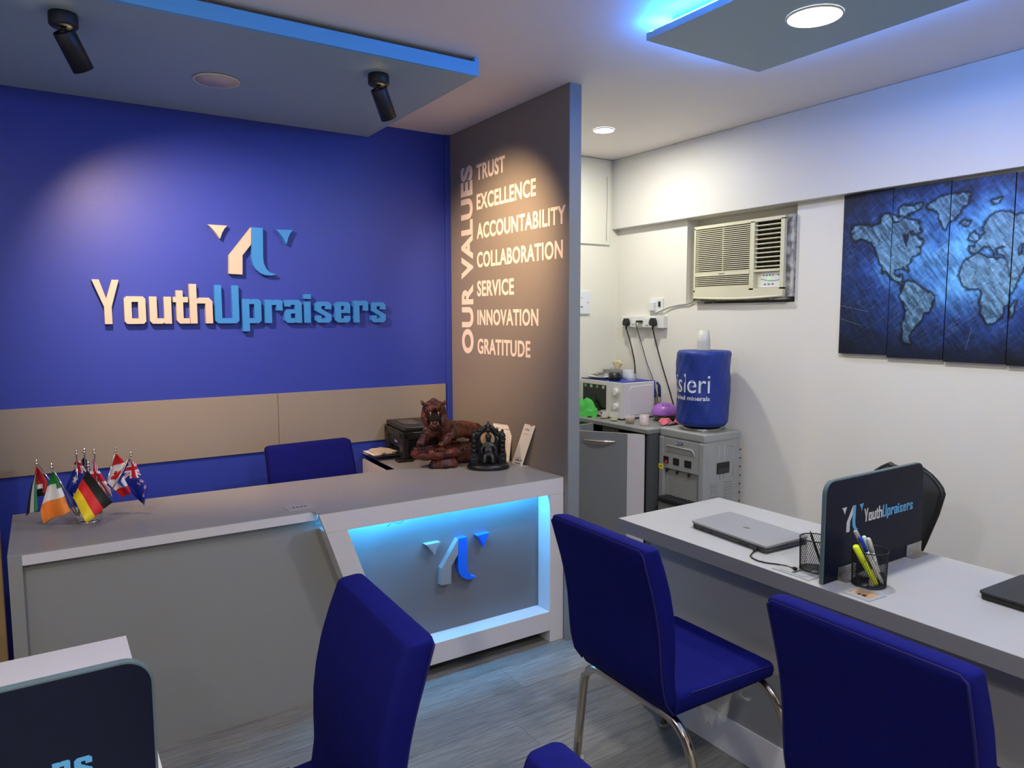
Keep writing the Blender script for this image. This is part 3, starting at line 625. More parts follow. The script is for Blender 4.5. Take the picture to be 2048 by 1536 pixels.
for xa in (1.864, 2.225):
    b_ = MB().box((xa, 1.160-.028, .7502), (xa+.086, 1.160-.0015, .753)).box((xa, 1.160-.0045, .7502), (xa+.086, 1.160-.0015, .788)).box((xa, 1.1735, .7502), (xa+.086, 1.177, .788)).build('clamp', M_steel, dv, bevel=.0006)
    mm = MB()
    for i, j in ((.2, .75), (.75, .75), (.3, .25), (.6, .25)): mm.cyl((xa+.086*i, 1.1555, .7502+.038*j), (xa+.086*i, 1.154, .7502+.038*j), .0028, n=10)
    mm.build('screw', M_chrome, b_)
socket_plate('grey socket plate on the right desk with the laptop cable plugged in', 1.823, 1.262, .065, .125, .750, 0)
hp = thing('broken_socket', 'desk socket plate broken open to raw chipboard, beside the mesh pen cup', 'socket', (1.826, 1.060, .750))
M_chip = mat('raw_chipboard', (.45, .27, .12), .8, bump=1., bscale=300, var=.35, vscale=200)
pl = [(1.789, 1.020), (1.865, 1.016), (1.866, 1.096), (1.791, 1.101)]
mb = MB(); inn = [(1.806, 1.031), (1.856, 1.030), (1.858, 1.088), (1.810, 1.091)]
for i in range(4):
    j = (i+1) % 4; mb.prism([pl[i], pl[j], inn[j], inn[i]], f3, .7501, .7518)
mb.build('plate', mat('socket_plate_grey', (), 0), hp)
mb = MB()
def chips(u, v):
    return Vector((1.806+.051*u, 1.031+.058*v, .7504+.0012*abs(math.sin(u*17+v*5))*abs(math.cos(v*23-u*9))))
mb.grid(chips, 24, 24, False).build('chipboard', M_chip, hp)
MB().box((1.812, 1.045, .7506), (1.822, 1.056, .7526)).box((1.812, 1.060, .7506), (1.82, 1.069, .7524)).build('terminal', M_black, hp, bevel=.001)
# laptops
def laptop(label, corners, z, thick, mlid, mbase, logo=True, extra=None):
    """corners: near-left(hinge), far-left(hinge), far-right, near-right in world xy"""
    c = [Vector((*p, 0)) for p in corners]; cen = sum(c, Vector())/4; t = thing('laptop', label, 'laptop', (cen.x, cen.y, z))
    def rounded(e, r_=.012):
        out = []
        for i in range(4):
            p = c[i]; a = (c[i-1]-p).normalized(); b = (c[(i+1) % 4]-p).normalized(); p2 = p+(a+b)*e
            q0 = p2+a*r_; q1 = p2+b*r_
            for k in range(5): u = k/4; out.append(tuple((q0*(1-u)**2+p2*2*u*(1-u)+q1*u*u)[:2]))
        return out
    MB().prism(rounded(.004), f3, z+.002, z+thick*.62).build('base', mbase, t, bevel=.0015)
    MB().prism(rounded(.001), f3, z+thick*.70, z+thick).build('lid', mlid, t, bevel=.0012)
    MB().prism(rounded(.007), f3, z+thick*.6, z+thick*.72).build('gap', M_dark, t)
    mm = MB()
    for i in range(4):
        p = c[i].lerp(cen, .12); mm.cyl((p.x, p.y, z), (p.x, p.y, z+.003), .007, n=12)
    mm.build('foot', M_black, t)
    return t, c, cen
lp, c, cen = laptop('closed silver laptop on the right desk, black charging cable from its side', [(1.880, 1.412), (1.905, 1.752), (2.118, 1.757), (2.092, 1.405)], .7502, .026, mat('laptop_silver', (.30, .31, .315), .42, metal=.3), mat('laptop_dark', (.05, .052, .055), .4))
# side ports along the -x long edge
mm = MB()
a, b = c[0], c[1]; dirv = (b-a).normalized(); nrm = Vector((-1, 0, 0))
for f_, wd in ((.10, .010), (.22, .014), (.30, .014), (.70, .012), (.82, .014), (.93, .010)):
    p = a.lerp(b, f_)+Vector((.0030, 0, 0)); mm.box((p.x, p.y, .7555), (p.x+.004, p.y+wd, .7605))
mm.build('port', M_black, lp)
MB().lathe([(.0112, 0), (.0125, .0004), (.0138, 0)], (cen.x-.002, cen.y, .7762), 28, sx=.7).build('logo_ring', M_black, lp)
vs, fs = fit_text('DELL', .017, .006, .0003, bold=.02)
MB().add([Vector((cen.x-.002-.003+v.y, cen.y+.0085-v.x, .7763+v.z)) for v in vs], fs).build('logo', M_black, lp)
tag(MB().tube([(1.883, 1.452, .758), (1.872, 1.448, .758), (1.848, 1.440, .7535), (1.826, 1.43, .753), (1.812, 1.41, .753), (1.806, 1.385, .753), (1.812, 1.36, .753), (1.828, 1.335, .753), (1.838, 1.31, .753), (1.836, 1.290, .7535), (1.828, 1.272, .759)], .0022, 8).tube([(1.884, 1.453, .758), (1.868, 1.447, .7575)], .0045, 10).tube([(1.830, 1.276, .758), (1.825, 1.266, .759)], .005, 8).build('charging_cable', M_black), 'thin black cable curling from the silver laptop to the desk socket', 'cable')
laptop('closed black laptop at the right edge of the frame on the desk', [(2.035, .535), (2.052, .876), (2.292, .866), (2.276, .525)], .7502, .022, mat('laptop_black', (.018, .019, .021), .42), M_black)
# mesh pen cups
def mesh_cup(label, x, y, z, r_, h_):
    t = thing('pen_cup', label, 'pen holder', (x, y, z))
    MB().lathe([(0, 0), (r_, 0), (r_, .004), (0, .004)], (x, y, z), 36).build('base', M_blackm, t)
    MB().tube([(x+r_*1.06*math.cos(k*math.pi/18), y+r_*1.06*math.sin(k*math.pi/18), z+h_) for k in range(36)], .0018, 6, closed=True).tube([(x+r_*math.cos(k*math.pi/18), y+r_*math.sin(k*math.pi/18), z+.003) for k in range(36)], .0018, 6, closed=True).build('rim', M_blackm, t)
    mm = MB(); n = 46
    for k in range(n):
        for s_ in (1, -1):
            pts = []
            for j in range(7):
                q = j/6; a = 2*math.pi*(k/n)+s_*q*.9; rad = r_*(1+.06*q); pts.append((x+rad*math.cos(a), y+rad*math.sin(a), z+.004+(h_-.004)*q))
            mm.tube(pts, .00055, 3, cap=False)
    o = mm.build('wire_mesh', M_blackm, t, merge=False); o['kind'] = 'stuff'
    return t
mesh_cup('black wire mesh pen cup full of pens in front of the navy divider', 1.908, 1.092, .7502, .044, .100)
mesh_cup('black wire mesh pen cup half hidden behind the navy divider', 1.885, 1.245, .7502, .042, .098)
def pen(name, label, p0, p1, r_, m, cat, capm=None, capf=.72, clip=None):
    t = thing(name, label, cat, p0); a, b = Vector(p0), Vector(p1)
    MB().tube([a, a.lerp(b, .04), a.lerp(b, .06), b], [r_*.3, r_*.8, r_, r_], 12).build('barrel', m, t)
    if capm: MB().tube([a.lerp(b, capf), b, b+(b-a).normalized()*.003], [r_*1.15, r_*1.15, r_*.7], 12).build('cap', capm, t)
    if clip: q = a.lerp(b, .97)+Vector((r_*1.3, -r_*.6, 0)); q2 = a.lerp(b, .72)+Vector((r_*1.3, -r_*.6, 0)); MB().tube([a.lerp(b, .98), q, q2], .001, 6).build('clip', clip, t)
    return t
zb = .7545
def top_of(px, py, y): return tuple(un(px, py, 'y', y))
pen('marker_pen', 'grey-capped black marker, tallest pen in the front mesh cup', (1.935, 1.075, zb), top_of(1711, 1063, 1.112), .0056, mat('marker_grey', (.25, .25, .25), .4), 'pen', mat('marker_grey_cap', (.33, .33, .32), .4), .80)
pen('highlighter', 'fluorescent yellow highlighter in the front mesh cup', (1.906, 1.068, zb), top_of(1711, 1093, 1.098), .0078, mat('fluo_yellow', (.68, .80, .02), .4), 'pen', mat('fluo_yellow', (), 0), .62)
pen('ballpoint_pen', 'white pen with a royal blue grip in the front mesh cup', (1.930, 1.064, zb), top_of(1720, 1076, 1.088), .0050, M_white_pl, 'pen', mat('grip_blue', (.01, .03, .40), .5), .72)
pen('ballpoint_pen', 'mint green and white pen in the front mesh cup', (1.943, 1.084, zb), top_of(1728, 1074, 1.100), .0050, mat('mint_green', (.30, .62, .45), .4), 'pen', mat('mint_light', (.55, .75, .62), .4), .8, clip=M_white_pl)
pen('ballpoint_pen', 'white pen with a silver clip, rightmost in the front mesh cup', (1.942, 1.074, zb), top_of(1737, 1078, 1.088), .0050, M_white_pl, 'pen', mat('pearl_grey', (.55, .55, .55), .3), .7, clip=M_chrome)
tag(MB().box((0, 0, 0), (.026, .012, .045)).xf(Matrix.Translation((1.890, 1.068, zb)) @ Matrix.Rotation(.15, 4, 'Z')).build('eraser_box', mat('kraft_card', (.45, .36, .22), .8), bevel=.001), 'small tan and blue card box inside the front mesh cup', 'box')
tag(MB().box((0, 0, 0), (.022, .018, .032)).xf(Matrix.Translation((1.917, 1.066, zb)) @ Matrix.Rotation(-.2, 4, 'Z')).build('binder_block', M_black, bevel=.002), 'black block inside the front mesh cup', 'stationery')
t = pen('pencil', 'dark sharpened pencil leaning left out of the rear mesh cup', (1.905, 1.245, zb+.150), (1.900, 1.244, zb+.004), .0035, M_black, 'pencil')
t = None
for o in [o for o in bpy.data.objects if o.name == 'pencil']:
    bpy.data.objects.remove(o.children[0]); MB().tube([un(1620, 1061, 'y', 1.262), un(1620, 1061, 'y', 1.262).lerp(Vector((1.905, 1.235, zb+.004)), .12), (1.905, 1.235, zb+.004)], [.0006, .0035, .0035], 8).build('shaft', mat('pencil_dark', (.05, .035, .03), .4), o)
# mesh-back chair behind the divider
mc = thing('mesh_chair', 'black mesh-back office chair on the far side of the right desk', 'chair', (2.62, 1.46, 0))
M_mesh = mat('black_mesh_fabric', (.016, .017, .018), .75, bump=.6, bscale=400)
def mback(u, v):   # u across (y), v up
    hw = float(np.interp(v, [0, .3, .6, .82, .93, 1], [.05, .09, .125, .142, .105, .06]))
    return Vector((2.72-.05*(1-(2*u-1)**2)+.03*v+.02, 1.456+(1-2*u)*hw*-1, .53+.390*v))
MB().grid(mback, 24, 24).build('mesh_back', M_mesh, mc, solid=.006)
rim = [mback(0, j/20) for j in range(21)]+[mback(i/12, 1) for i in range(1, 12)]+[mback(1, 1-j/20) for j in range(21)]+[mback(1-i/12, 0) for i in range(1, 12)]
MB().tube(rim, .011, 8, closed=True).build('back_frame', M_black, mc)
MB().tube([(2.76, 1.475, .60), (2.79, 1.475, .48), (2.70, 1.475, .40), (2.60, 1.475, .39)], .022, 10).build('back_support', M_black, mc)
MB().box((2.38, 1.24, .42), (2.80, 1.71, .49)).build('seat', M_mesh, mc, bevel=.03, seg=4)
MB().cyl((2.60, 1.475, .10), (2.60, 1.475, .42), .028, .024).build('gas_column', M_black, mc)
for k in range(5):
    a = k*2*math.pi/5+.3; e = Vector((2.60+.27*math.cos(a), 1.475+.27*math.sin(a), .07))
    lg = MB().tube([(2.60, 1.475, .115), e], [.026, .014], 8).build('leg', M_black, mc)
    MB().cyl(e+Vector((0, -.012, -.045)), e+Vector((0, .012, -.045)), .025, n=16).cyl(e+Vector((0, 0, -.02)), e, .008).build('castor', M_black, lg)
# ------------------------------------------------------------------ left desk
ld = thing('desk', 'pale desk corner at the lower left, in front of the reception counter', 'desk', (-.3, 1.3, 0))
MB().box((-.68, -.4, .702), (.133, 1.877, .7492)).build('edge_band', M_fascia, ld, bevel=.0008)
MB().box((-.6797, -.4, .7487), (.1327, 1.8767, .750)).build('desktop', mat('white_desk_laminate', (.60, .58, .61), .4), ld)
MB().box((-.60, -.35, 0), (-.071, -.33, .702)).box((-.60, 1.80, 0), (-.071, 1.82, .702)).build('side_panel', M_deskpanel, ld)
MB().box((-.07, -.35, .0), (-.052, 1.82, .702)).build('front_panel', M_deskpanel, ld)
d2 = divider('navy glass divider with YouthUpraisers logo at the lower left corner', -.56, .106, 1.062, .7515, 1.040, 0)
fd2 = FY(1.062-.0014)
emblem(d2, fd2, -.460, .880, .138, .092, .0004, M_pw, M_pb)
wordmark(d2, fd2, -.312, .897, .340, .0004, M_pw, M_pb, 1.05)
for xa in (-.50, .02):
    MB().box((xa, 1.034, .7502), (xa+.08, 1.0605, .753)).box((xa, 1.0575, .7502), (xa+.08, 1.0605, .788)).build('clamp', M_steel, d2, bevel=.0006)
# tan door leaf standing at the far left
tag(MB().box((-.60, 3.30, 0), (-.168, 3.335, 1.05)).build('wooden_board', mat('tan_plywood', (.50, .32, .15), .6, var=.25, vscale=9, bump=.3, bscale=30), bevel=.004), 'tan wooden board edge at the far left behind the counter', 'board')
# ------------------------------------------------------------------ things on the reception counter
def skin_mesh(nodes, edges, sub=2):
    """nodes: (point, rx, ry); grows one continuous surface"""
    me = bpy.data.meshes.new('tmp'); me.from_pydata([tuple(n[0]) for n in nodes], edges, []); ob = bpy.data.objects.new('tmp', me); COL.objects.link(ob)
    ob.modifiers.new('skin', 'SKIN'); sm = ob.modifiers.new('sub', 'SUBSURF'); sm.levels = sub; sm.render_levels = sub
    sv = me.skin_vertices[0].data
    for i, n in enumerate(nodes): sv[i].radius = (n[1], n[2] if len(n) > 2 else n[1]); sv[i].use_root = (i == 0)
    dg = bpy.context.evaluated_depsgraph_get(); dg.update(); m2 = bpy.data.meshes.new_from_object(ob.evaluated_get(dg))
    vs = [v.co.copy() for v in m2.vertices]; fs = [list(p.vertices) for p in m2.polygons]
    bpy.data.objects.remove(ob); bpy.data.meshes.remove(m2); return vs, fs
M_wood = mat('carved_redwood', (.075, .017, .010), .36, bump=1., bscale=48, var=.92, vscale=24, bdist=.012)
M_woodd = mat('carved_redwood_dark', (.008, .003, .002), .9)
M_fang = mat('carved_fang', (.25, .16, .11), .5)
TY = 3.12
def tp(x, y, dy=0): return un(x, y, 'y', TY+dy)
tg = thing('tiger_sculpture', 'carved red-brown roaring tiger on a rocky base beside the printer', 'sculpture', (1.62, TY, .77))
N = [(tp(893, 862, .02), .052), (tp(925, 857, .08), .047), (tp(946, 862, .13), .047),
     (tp(880, 848, -.01), .053), (tp(870, 834, -.03), .042),
     (tp(857, 864, -.01), .034), (tp(847, 880, -.03), .024), (tp(837, 893, -.05), .021),
     (tp(895, 873, -.03), .034), (tp(888, 884, -.05), .025), (tp(880, 895, -.07), .021),
     (tp(950, 874, .10), .032), (tp(944, 886, .08), .021), (tp(935, 893, .05), .017),
     (tp(960, 870, .18), .026), (tp(966, 882, .17), .017), (tp(964, 892, .15), .015),
     (tp(955, 850, .18), .012), (tp(965, 862, .19), .009), (tp(970, 880, .18), .008)]
E_ = [(0, 1), (1, 2), (0, 3), (3, 4), (3, 5), (5, 6), (6, 7), (0, 8), (8, 9), (9, 10), (2, 11), (11, 12), (12, 13), (2, 14), (14, 15), (15, 16), (2, 17), (17, 18), (18, 19)]
vs, fs = skin_mesh(N, E_)
body = MB().add(vs, fs, True)
for x, y, d_ in ((835, 896, -.05), (876, 898, -.075), (933, 895, .05)):
    p = tp(x, y, d_)
    for k in range(4): body.ball(p+Vector((-.019+.0125*k, -.016, -.001)), .0085, .018, .010, 8, 6)
body.build('body', M_wood, tg)
hc = tp(868, 826, -.055); F = Vector((-.42, -.90, .14)).normalized(); Rt = F.cross(Vector((0, 0, 1))).normalized(); Up = Rt.cross(F)
HT = Matrix.Translation(hc) @ Matrix(((Rt.x, -F.x, Up.x, 0), (Rt.y, -F.y, Up.y, 0), (Rt.z, -F.z, Up.z, 0), (0, 0, 0, 1)))   # local x right, -y front, z up
def hb(mb, c, rx, ry, rz, n=14, m=9):
    k = 1.16; c = tuple(q*k for q in c); rx *= k; ry *= k; rz *= k
    t_ = MB().ball(c, rx, ry, rz, n, m).xf(HT); mb.add(t_.v, t_.f, True); return mb
h = MB()
hb(h, (0, .012, .012), .050, .050, .044); hb(h, (0, -.036, .024), .024, .034, .016); hb(h, (-.014, -.048, .018), .016, .016, .014); hb(h, (.014, -.048, .018), .016, .016, .014)
hb(h, (0, -.055, .034), .011, .009, .008); hb(h, (0, .004, .048), .017, .02, .014)
for s_ in (1, -1):
    hb(h, (s_*.036, .010, -.010), .018, .026, .034); hb(h, (s_*.024, -.024, .038), .014, .012, .009)
    hb(h, (s_*.033, -.02, -.030), .014, .02, .026)
hb(h, (0, -.020, -.056), .028, .026, .013); hb(h, (0, -.036, -.052), .022, .012, .012)
h.build('head', M_wood, tg)
mo = MB(); hb(mo, (0, -.026, -.018), .026, .030, .034); mo.build('mouth', M_woodd, tg)
tn = MB(); hb(tn, (0, -.044, -.040), .011, .016, .006); tn.build('tongue', M_wood, tg)
fg = MB()
for x, z, L, up in ((-.016, .004, .018, -1), (.016, .004, .018, -1), (-.014, -.048, .013, 1), (.014, -.048, .013, 1)): fg.cyl(HT @ Vector((x*1.16, -.062, z*1.16)), HT @ Vector((x*1.16, -.066, (z+up*L)*1.16)), .0048, .0008, 8)
fg.build('fang', M_fang, tg)
for s_ in (1, -1):
    e = MB(); c0 = Vector((s_*.048, .008, .046)); pts = [c0+Vector((-.022*s_, 0, -.004)), c0+Vector((.014*s_, .004, -.022)), c0+Vector((.022*s_, -.002, .034))]
    e.add([HT @ p for p in pts]+[HT @ (p+Vector((0, .016, 0))) for p in pts], [[0, 1, 2], [5, 4, 3], [0, 3, 4, 1], [1, 4, 5, 2], [2, 5, 3, 0]]); e.build('ear', M_wood, tg, subd=1)
    e = MB(); hb(e, (s_*.022, -.034, .035), .0075, .006, .006, 12, 8); e.build('eye', mat('tiger_eye', (.10, .05, .03), .2), tg)
rk = MB()
def rock(cx, cy, rx, ry, prof, seed, dz=0):
    rn = random.Random(seed); ph = [rn.random()*6 for _ in range(6)]; n = 40; vs = []
    for j, (r_, z) in enumerate(prof):
        for k in range(n):
            a = 2*math.pi*k/n; q = 1+.09*math.sin(3*a+ph[0]+z*30)+.06*math.sin(7*a+ph[1]+z*70)+.04*math.sin(13*a+ph[2])
            vs.append(Vector((cx+rx*r_*q*math.cos(a), cy+ry*r_*q*math.sin(a), z+dz+.004*math.sin(5*a+ph[3]+j))))
    rk.add(vs, [[i*n+k, i*n+(k+1) % n, (i+1)*n+(k+1) % n, (i+1)*n+k] for i in range(len(prof)-1) for k in range(n)], True)
rock(1.62, TY-.035, .075, .055, [(0, .7715), (.95, .7715), (1., .785), (.85, .80), (.75, .815), (0, .818)], 1)
rock(1.60, TY-.02, .135, .075, [(0, .812), (.55, .812), (.86, .826), (1., .842), (.97, .856), (.85, .864), (0, .866)], 2)
rock(1.76, TY+.07, .13, .10, [(0, .7715), (.8, .7715), (1., .80), (.95, .83), (.85, .855), (0, .860)], 3)
rk.build('rock_base', mat('carved_base_wood', (.085, .020, .014), .42, bump=1., bscale=32, var=.85, vscale=16, bdist=.014), tg)
# idol
ix, iy = 1.782, 2.935
M_idol = mat('black_cast_resin', (.006, .007, .010), .35, bump=.6, bscale=90)
idl = thing('throne_statue', 'black statue of a seated crowned figure on an arched throne with gold-coloured disc', 'statue', (ix, iy, .77), rz=-.50)
mb = MB().lathe([(0, .771), (.098, .771), (.104, .778), (.100, .788), (.092, .796), (.080, .800), (0, .802)], (ix, iy, 0), 36, sy=.72).build('base', M_idol, idl)
for s_ in (1, -1):
    mb = MB(); mb.box((ix+s_*.052, iy-.015, .80), (ix+s_*.086, iy+.035, .845)).box((ix+s_*.056, iy-.005, .845), (ix+s_*.082, iy+.030, .905))
    mb.lathe([(.016, .905), (.018, .91), (.013, .918), (.017, .925), (.012, .935), (.006, .945), (.008, .952), (0, .962)], (ix+s_*.069, iy+.012, 0), 14)
    for k in range(5): mb.ball((ix+s_*.069, iy-.006, .815+.022*k), .017-.001*k, .012, .009, 10, 6)
    mb.build('throne_side', M_idol, idl)
arch = [(ix+.062*math.cos(a), .895+.060*math.sin(a)*(1.0+.25*(math.sin(a) > .93))) for a in [math.pi*k/18 for k in range(19)]]
mb = MB(); mb.tube([(a, iy+.018, b) for a, b in [(ix+.060, .83)]+arch+[(ix-.060, .83)]], .011, 10)
mb.prism([(ix-.052, .80), (ix+.052, .80), (ix+.052, .90), (ix+.03, .945), (ix, .955), (ix-.03, .945), (ix-.052, .90)], lambda a, b, c: Vector((a, c, b)), iy+.018, iy+.030)
for k in range(9): a = math.pi*(k+1)/10; mb.ball((ix+.070*math.cos(a), iy+.015, .897+.068*math.sin(a)), .010, .010, .012, 10, 6)
mb.lathe([(.018, .955), (.014, .968), (.016, .974), (.008, .985), (.004, .995), (0, .999)], (ix, iy+.015, 0), 12).ball((ix, iy+.005, .955), .013)
mb.build('arch', M_idol, idl)
MB().cyl((ix-.003, iy+.0155, .912), (ix-.003, iy+.010, .912), .034, n=28).build('halo_disc', mat('dull_gold', (.42, .27, .15), .5), idl)
N = [(Vector((ix, iy-.01, .838)), .024, .02), (Vector((ix, iy-.008, .865)), .021, .015), (Vector((ix, iy-.008, .888)), .026, .014), (Vector((ix, iy-.008, .903)), .008), (Vector((ix, iy-.01, .915)), .012),
     (Vector((ix-.026, iy-.012, .882)), .009), (Vector((ix-.036, iy-.025, .862)), .008), (Vector((ix-.030, iy-.045, .850)), .006), (Vector((ix+.026, iy-.012, .882)), .009), (Vector((ix+.038, iy-.025, .862)), .008), (Vector((ix+.030, iy-.046, .856)), .006),
     (Vector((ix-.018, iy-.040, .838)), .014), (Vector((ix-.020, iy-.052, .812)), .010), (Vector((ix-.020, iy-.056, .803)), .009), (Vector((ix+.018, iy-.040, .838)), .014), (Vector((ix+.020, iy-.052, .812)), .010), (Vector((ix+.020, iy-.056, .803)), .009)]
vs, fs = skin_mesh(N, [(0, 1), (1, 2), (2, 3), (3, 4), (2, 5), (5, 6), (6, 7), (2, 8), (8, 9), (9, 10), (0, 11), (11, 12), (12, 13), (0, 14), (14, 15), (15, 16)], 2)
MB().add(vs, fs, True).ball((ix, iy-.012, .917), .012, .012, .014).ball((ix, iy-.02, .915), .004).build('seated_figure', M_idol, idl)
MB().lathe([(.015, .921), (.0145, .930), (.009, .938), (.003, .943), (0, .944)], (ix, iy-.01, 0), 14).build('headdress', M_idol, idl)
MB().tube([(ix+.030, iy-.048, .858), (ix+.065, iy-.052, .806)], .0025, 6).build('sword', M_idol, idl)
# desk calendar
cal = thing('desk_calendar', 'white spiral-bound desk calendar leaning tent-like behind the black statue', 'calendar', (1.95, 3.09, .77))
A, B = Vector((1.925, 3.155, .7705)), Vector((1.957, 3.020, .7705)); nrm = Vector((-(B-A).y, (B-A).x, 0)).normalized(); nrm = nrm if nrm.x < 0 else -nrm
top0 = Vector((-nrm.x*.028, -nrm.y*.028, .180)); M_paper = mat('paper_white', (.80, .77, .72), .7)
def cp(a, b, c): return A+(B-A)*a+top0*b+nrm*c
def slab(fn, a0, a1, b0, b1, c0, c1): return MB().box((a0, b0, c0), (a1, b1, c1)).v, MB().box((a0, b0, c0), (a1, b1, c1)).f
def cbox(mb, a0, a1, b0, b1, c0, c1, fn=cp): v_, f_ = slab(fn, a0, a1, b0, b1, c0, c1); mb.add([fn(*p) for p in v_], f_); return mb
cbox(MB(), 0, 1, 0, 1, 0, .0012).build('page', M_paper, cal)
def cq(a, b, c): return A+(B-A)*a+top0*b+Vector((-nrm.x, -nrm.y, 0))*((1-b)*.060)+nrm*c
mb = MB(); cbox(mb, 0, 1, 0, 1, -.001, 0, cq); mb.build('back_board', mat('paper_grey', (.55, .52, .47), .7), cal)
mb = MB()
for k in range(22): q = cp((k+.5)/22, 1, 0); mb.tube([q+Vector((nrm.x*.004*math.cos(t_), nrm.y*.004*math.cos(t_), .004*math.sin(t_)-.001)) for t_ in [i*math.pi/4 for i in range(8)]], .0006, 4, closed=True)
o = mb.build('spiral', M_black, cal); o['kind'] = 'stuff'
mb = MB()
for rr__ in range(6):
    for cc in range(5): cbox(mb, .12+cc*.165, .155+cc*.165, .74-.095*rr__, .757-.095*rr__, .0013, .0016)
cbox(mb, .14, .36, .87, .885, .0013, .0016); cbox(mb, .62, .93, .86, .875, .0013, .0016); cbox(mb, .05, .95, .13, .136, .0013, .0016); cbox(mb, .5, .85, .06, .085, .0013, .0016)
o = mb.build('printed_dates', mat('print_grey', (.12, .11, .11), .6), cal); o['kind'] = 'stuff'
# payment card stand
pc = thing('payment_card_stand', 'tall white payment card stand leaning back beside the partition', 'card stand', (1.95, 2.9, .77))
A2, B2 = Vector((1.938, 2.968, .7715)), Vector((1.940, 2.880, .7715)); dz = Vector((.030, -.072, .205)); n2 = (B2-A2).cross(dz).normalized(); n2 = n2 if n2.x < 0 else -n2
def kp(a, b, c): return A2+(B2-A2)*a+dz*b+n2*c
cbox(MB(), 0, 1, 0, 1, -.0015, 0, kp).build('card', mat('card_white', (.84, .80, .76), .35), pc)
MB().prism([(1.938, 2.968), (1.940, 2.880), (1.968, 2.862), (1.966, 2.95)], f3, .7702, .7714).build('foot', mat('card_white', (), 0), pc)
def ktext(txt, a, b, w_, h_, m, bold=.02):
    Lw = (B2-A2).length; Lh = dz.length; vs, fs = fit_text(txt, w_*Lw, h_*Lh, .0002, bold)
    lab(MB().add([kp(a+v.x/Lw, b+v.y/Lh, .0002+v.z) for v in vs], fs).build('print', m, pc), 'printed words %s' % txt)
M_ink = mat('ink_dark', (.03, .03, .035), .5)
ktext('G Pay', .20, .845, .40, .055, M_ink); ktext('Scan & pay', .2, .76, .42, .022, M_ink, 0); ktext('BHIM UPI', .22, .085, .62, .06, mat('ink_brown', (.10, .06, .04), .5))
ktext('Accepted here', .28, .165, .45, .02, M_ink, 0)
mb = MB(); cbox(mb, .55, .78, .975, .999, .0001, .0004, kp); mb.build('top_stripe', mat('orange_ink', (.6, .12, .05), .5), pc)
mb = MB(); cbox(mb, .30, .40, .025, .05, .0001, .0004, kp); cbox(mb, .46, .58, .025, .05, .0001, .0004, kp); cbox(mb, .64, .8, .025, .05, .0001, .0004, kp); mb.build('small_marks', M_ink, pc)
# printer
PT = Matrix.Translation((1.500, 3.300, .770)) @ Matrix.Rotation(-.12, 4, 'Z')   # local: x into depth (away from front), y along front
pr = thing('printer', 'black multifunction printer on the corner desk behind the tiger', 'printer', (1.6, 3.45, .77))
M_pr = mat('printer_black', (.013, .012, .012), .38, bump=.1, bscale=300); M_pr2 = mat('printer_gloss_black', (.02, .02, .02), .12)
def pbx(a, b, name, m, bev=.003): return MB().box(a, b).xf(PT).build(name, m, pr, bevel=bev)
pbx((.03, .02, .012), (.30, .325, .110), 'body', M_pr, .006)
pbx((0, 0, .012), (.035, .060, .150), 'front_pillar', M_pr, .006)
pbx((0, .265, .012), (.035, .325, .150), 'front_pillar', M_pr, .006)
pbx((.008, .0605, .060), (.035, .2645, .145), 'front_panel', M_pr, .003)
pbx((.0, 0, .111), (.30, .325, .150), 'scanner_bed', M_pr, .005)
pbx((.01, .003, .151), (.298, .322, .176), 'lid', M_pr, .006)
pbx((.04, .10, .1765), (.13, .25, .1785), 'lid_plate', M_pr2, .001)
pbx((-.03, -.012, .0005), (.05, .05, .014), 'foot', M_pr, .004)
pbx((-.13, .075, .0215), (.02, .26, .0255), 'output_tray', M_pr, .001)
vs, fs = fit_text('Canon', .042, .011, .0006, bold=.03)
lab(MB().add([PT @ Vector((.0075-v.z, .118-v.x+.042-.02+.02, .082+v.y)) for v in vs], fs).build('logo', mat('logo_grey', (.6, .58, .55), .4), pr), 'printed maker name on the front')
for i, (dx_, dy_, rz_, zz, m_, lb) in enumerate(((-.125, .10, .1, .0265, M_paper, 'white paper sheet lying on the printer tray'), (-.085, .085, .35, .030, mat('cream_paper', (.55, .47, .36), .8), 'torn cream paper sheet on top of the printer tray'))):
    T_ = PT @ Matrix.Translation((dx_, dy_, zz)) @ Matrix.Rotation(rz_, 4, 'Z')
    if i == 0: o = MB().box((0, 0, 0), (.12, .15, .0012)).xf(T_).build('paper_sheet', m_)
    else: 
        pl_ = [(0, 0), (.03, .008), (.06, -.006), (.10, .004), (.105, .05), (.115, .09), (.10, .15), (.07, .145), (.05, .155), (.02, .14), (.008, .10), (-.006, .06), (.004, .03)]
        o = MB().prism(pl_, lambda a, b, c: T_ @ Vector((a, b, c)), 0, .008).build('paper_sheet', m_)
    tag(o, lb, 'paper')
# low shelf clutter seen between chair and return
tag(MB().box((1.44, 3.22, .40), (1.90, 3.60, .46)).build('document_tray', mat('dark_tray', (.03, .03, .03), .4), bevel=.003), 'dark tray under the corner desk beside the blue chair', 'tray')
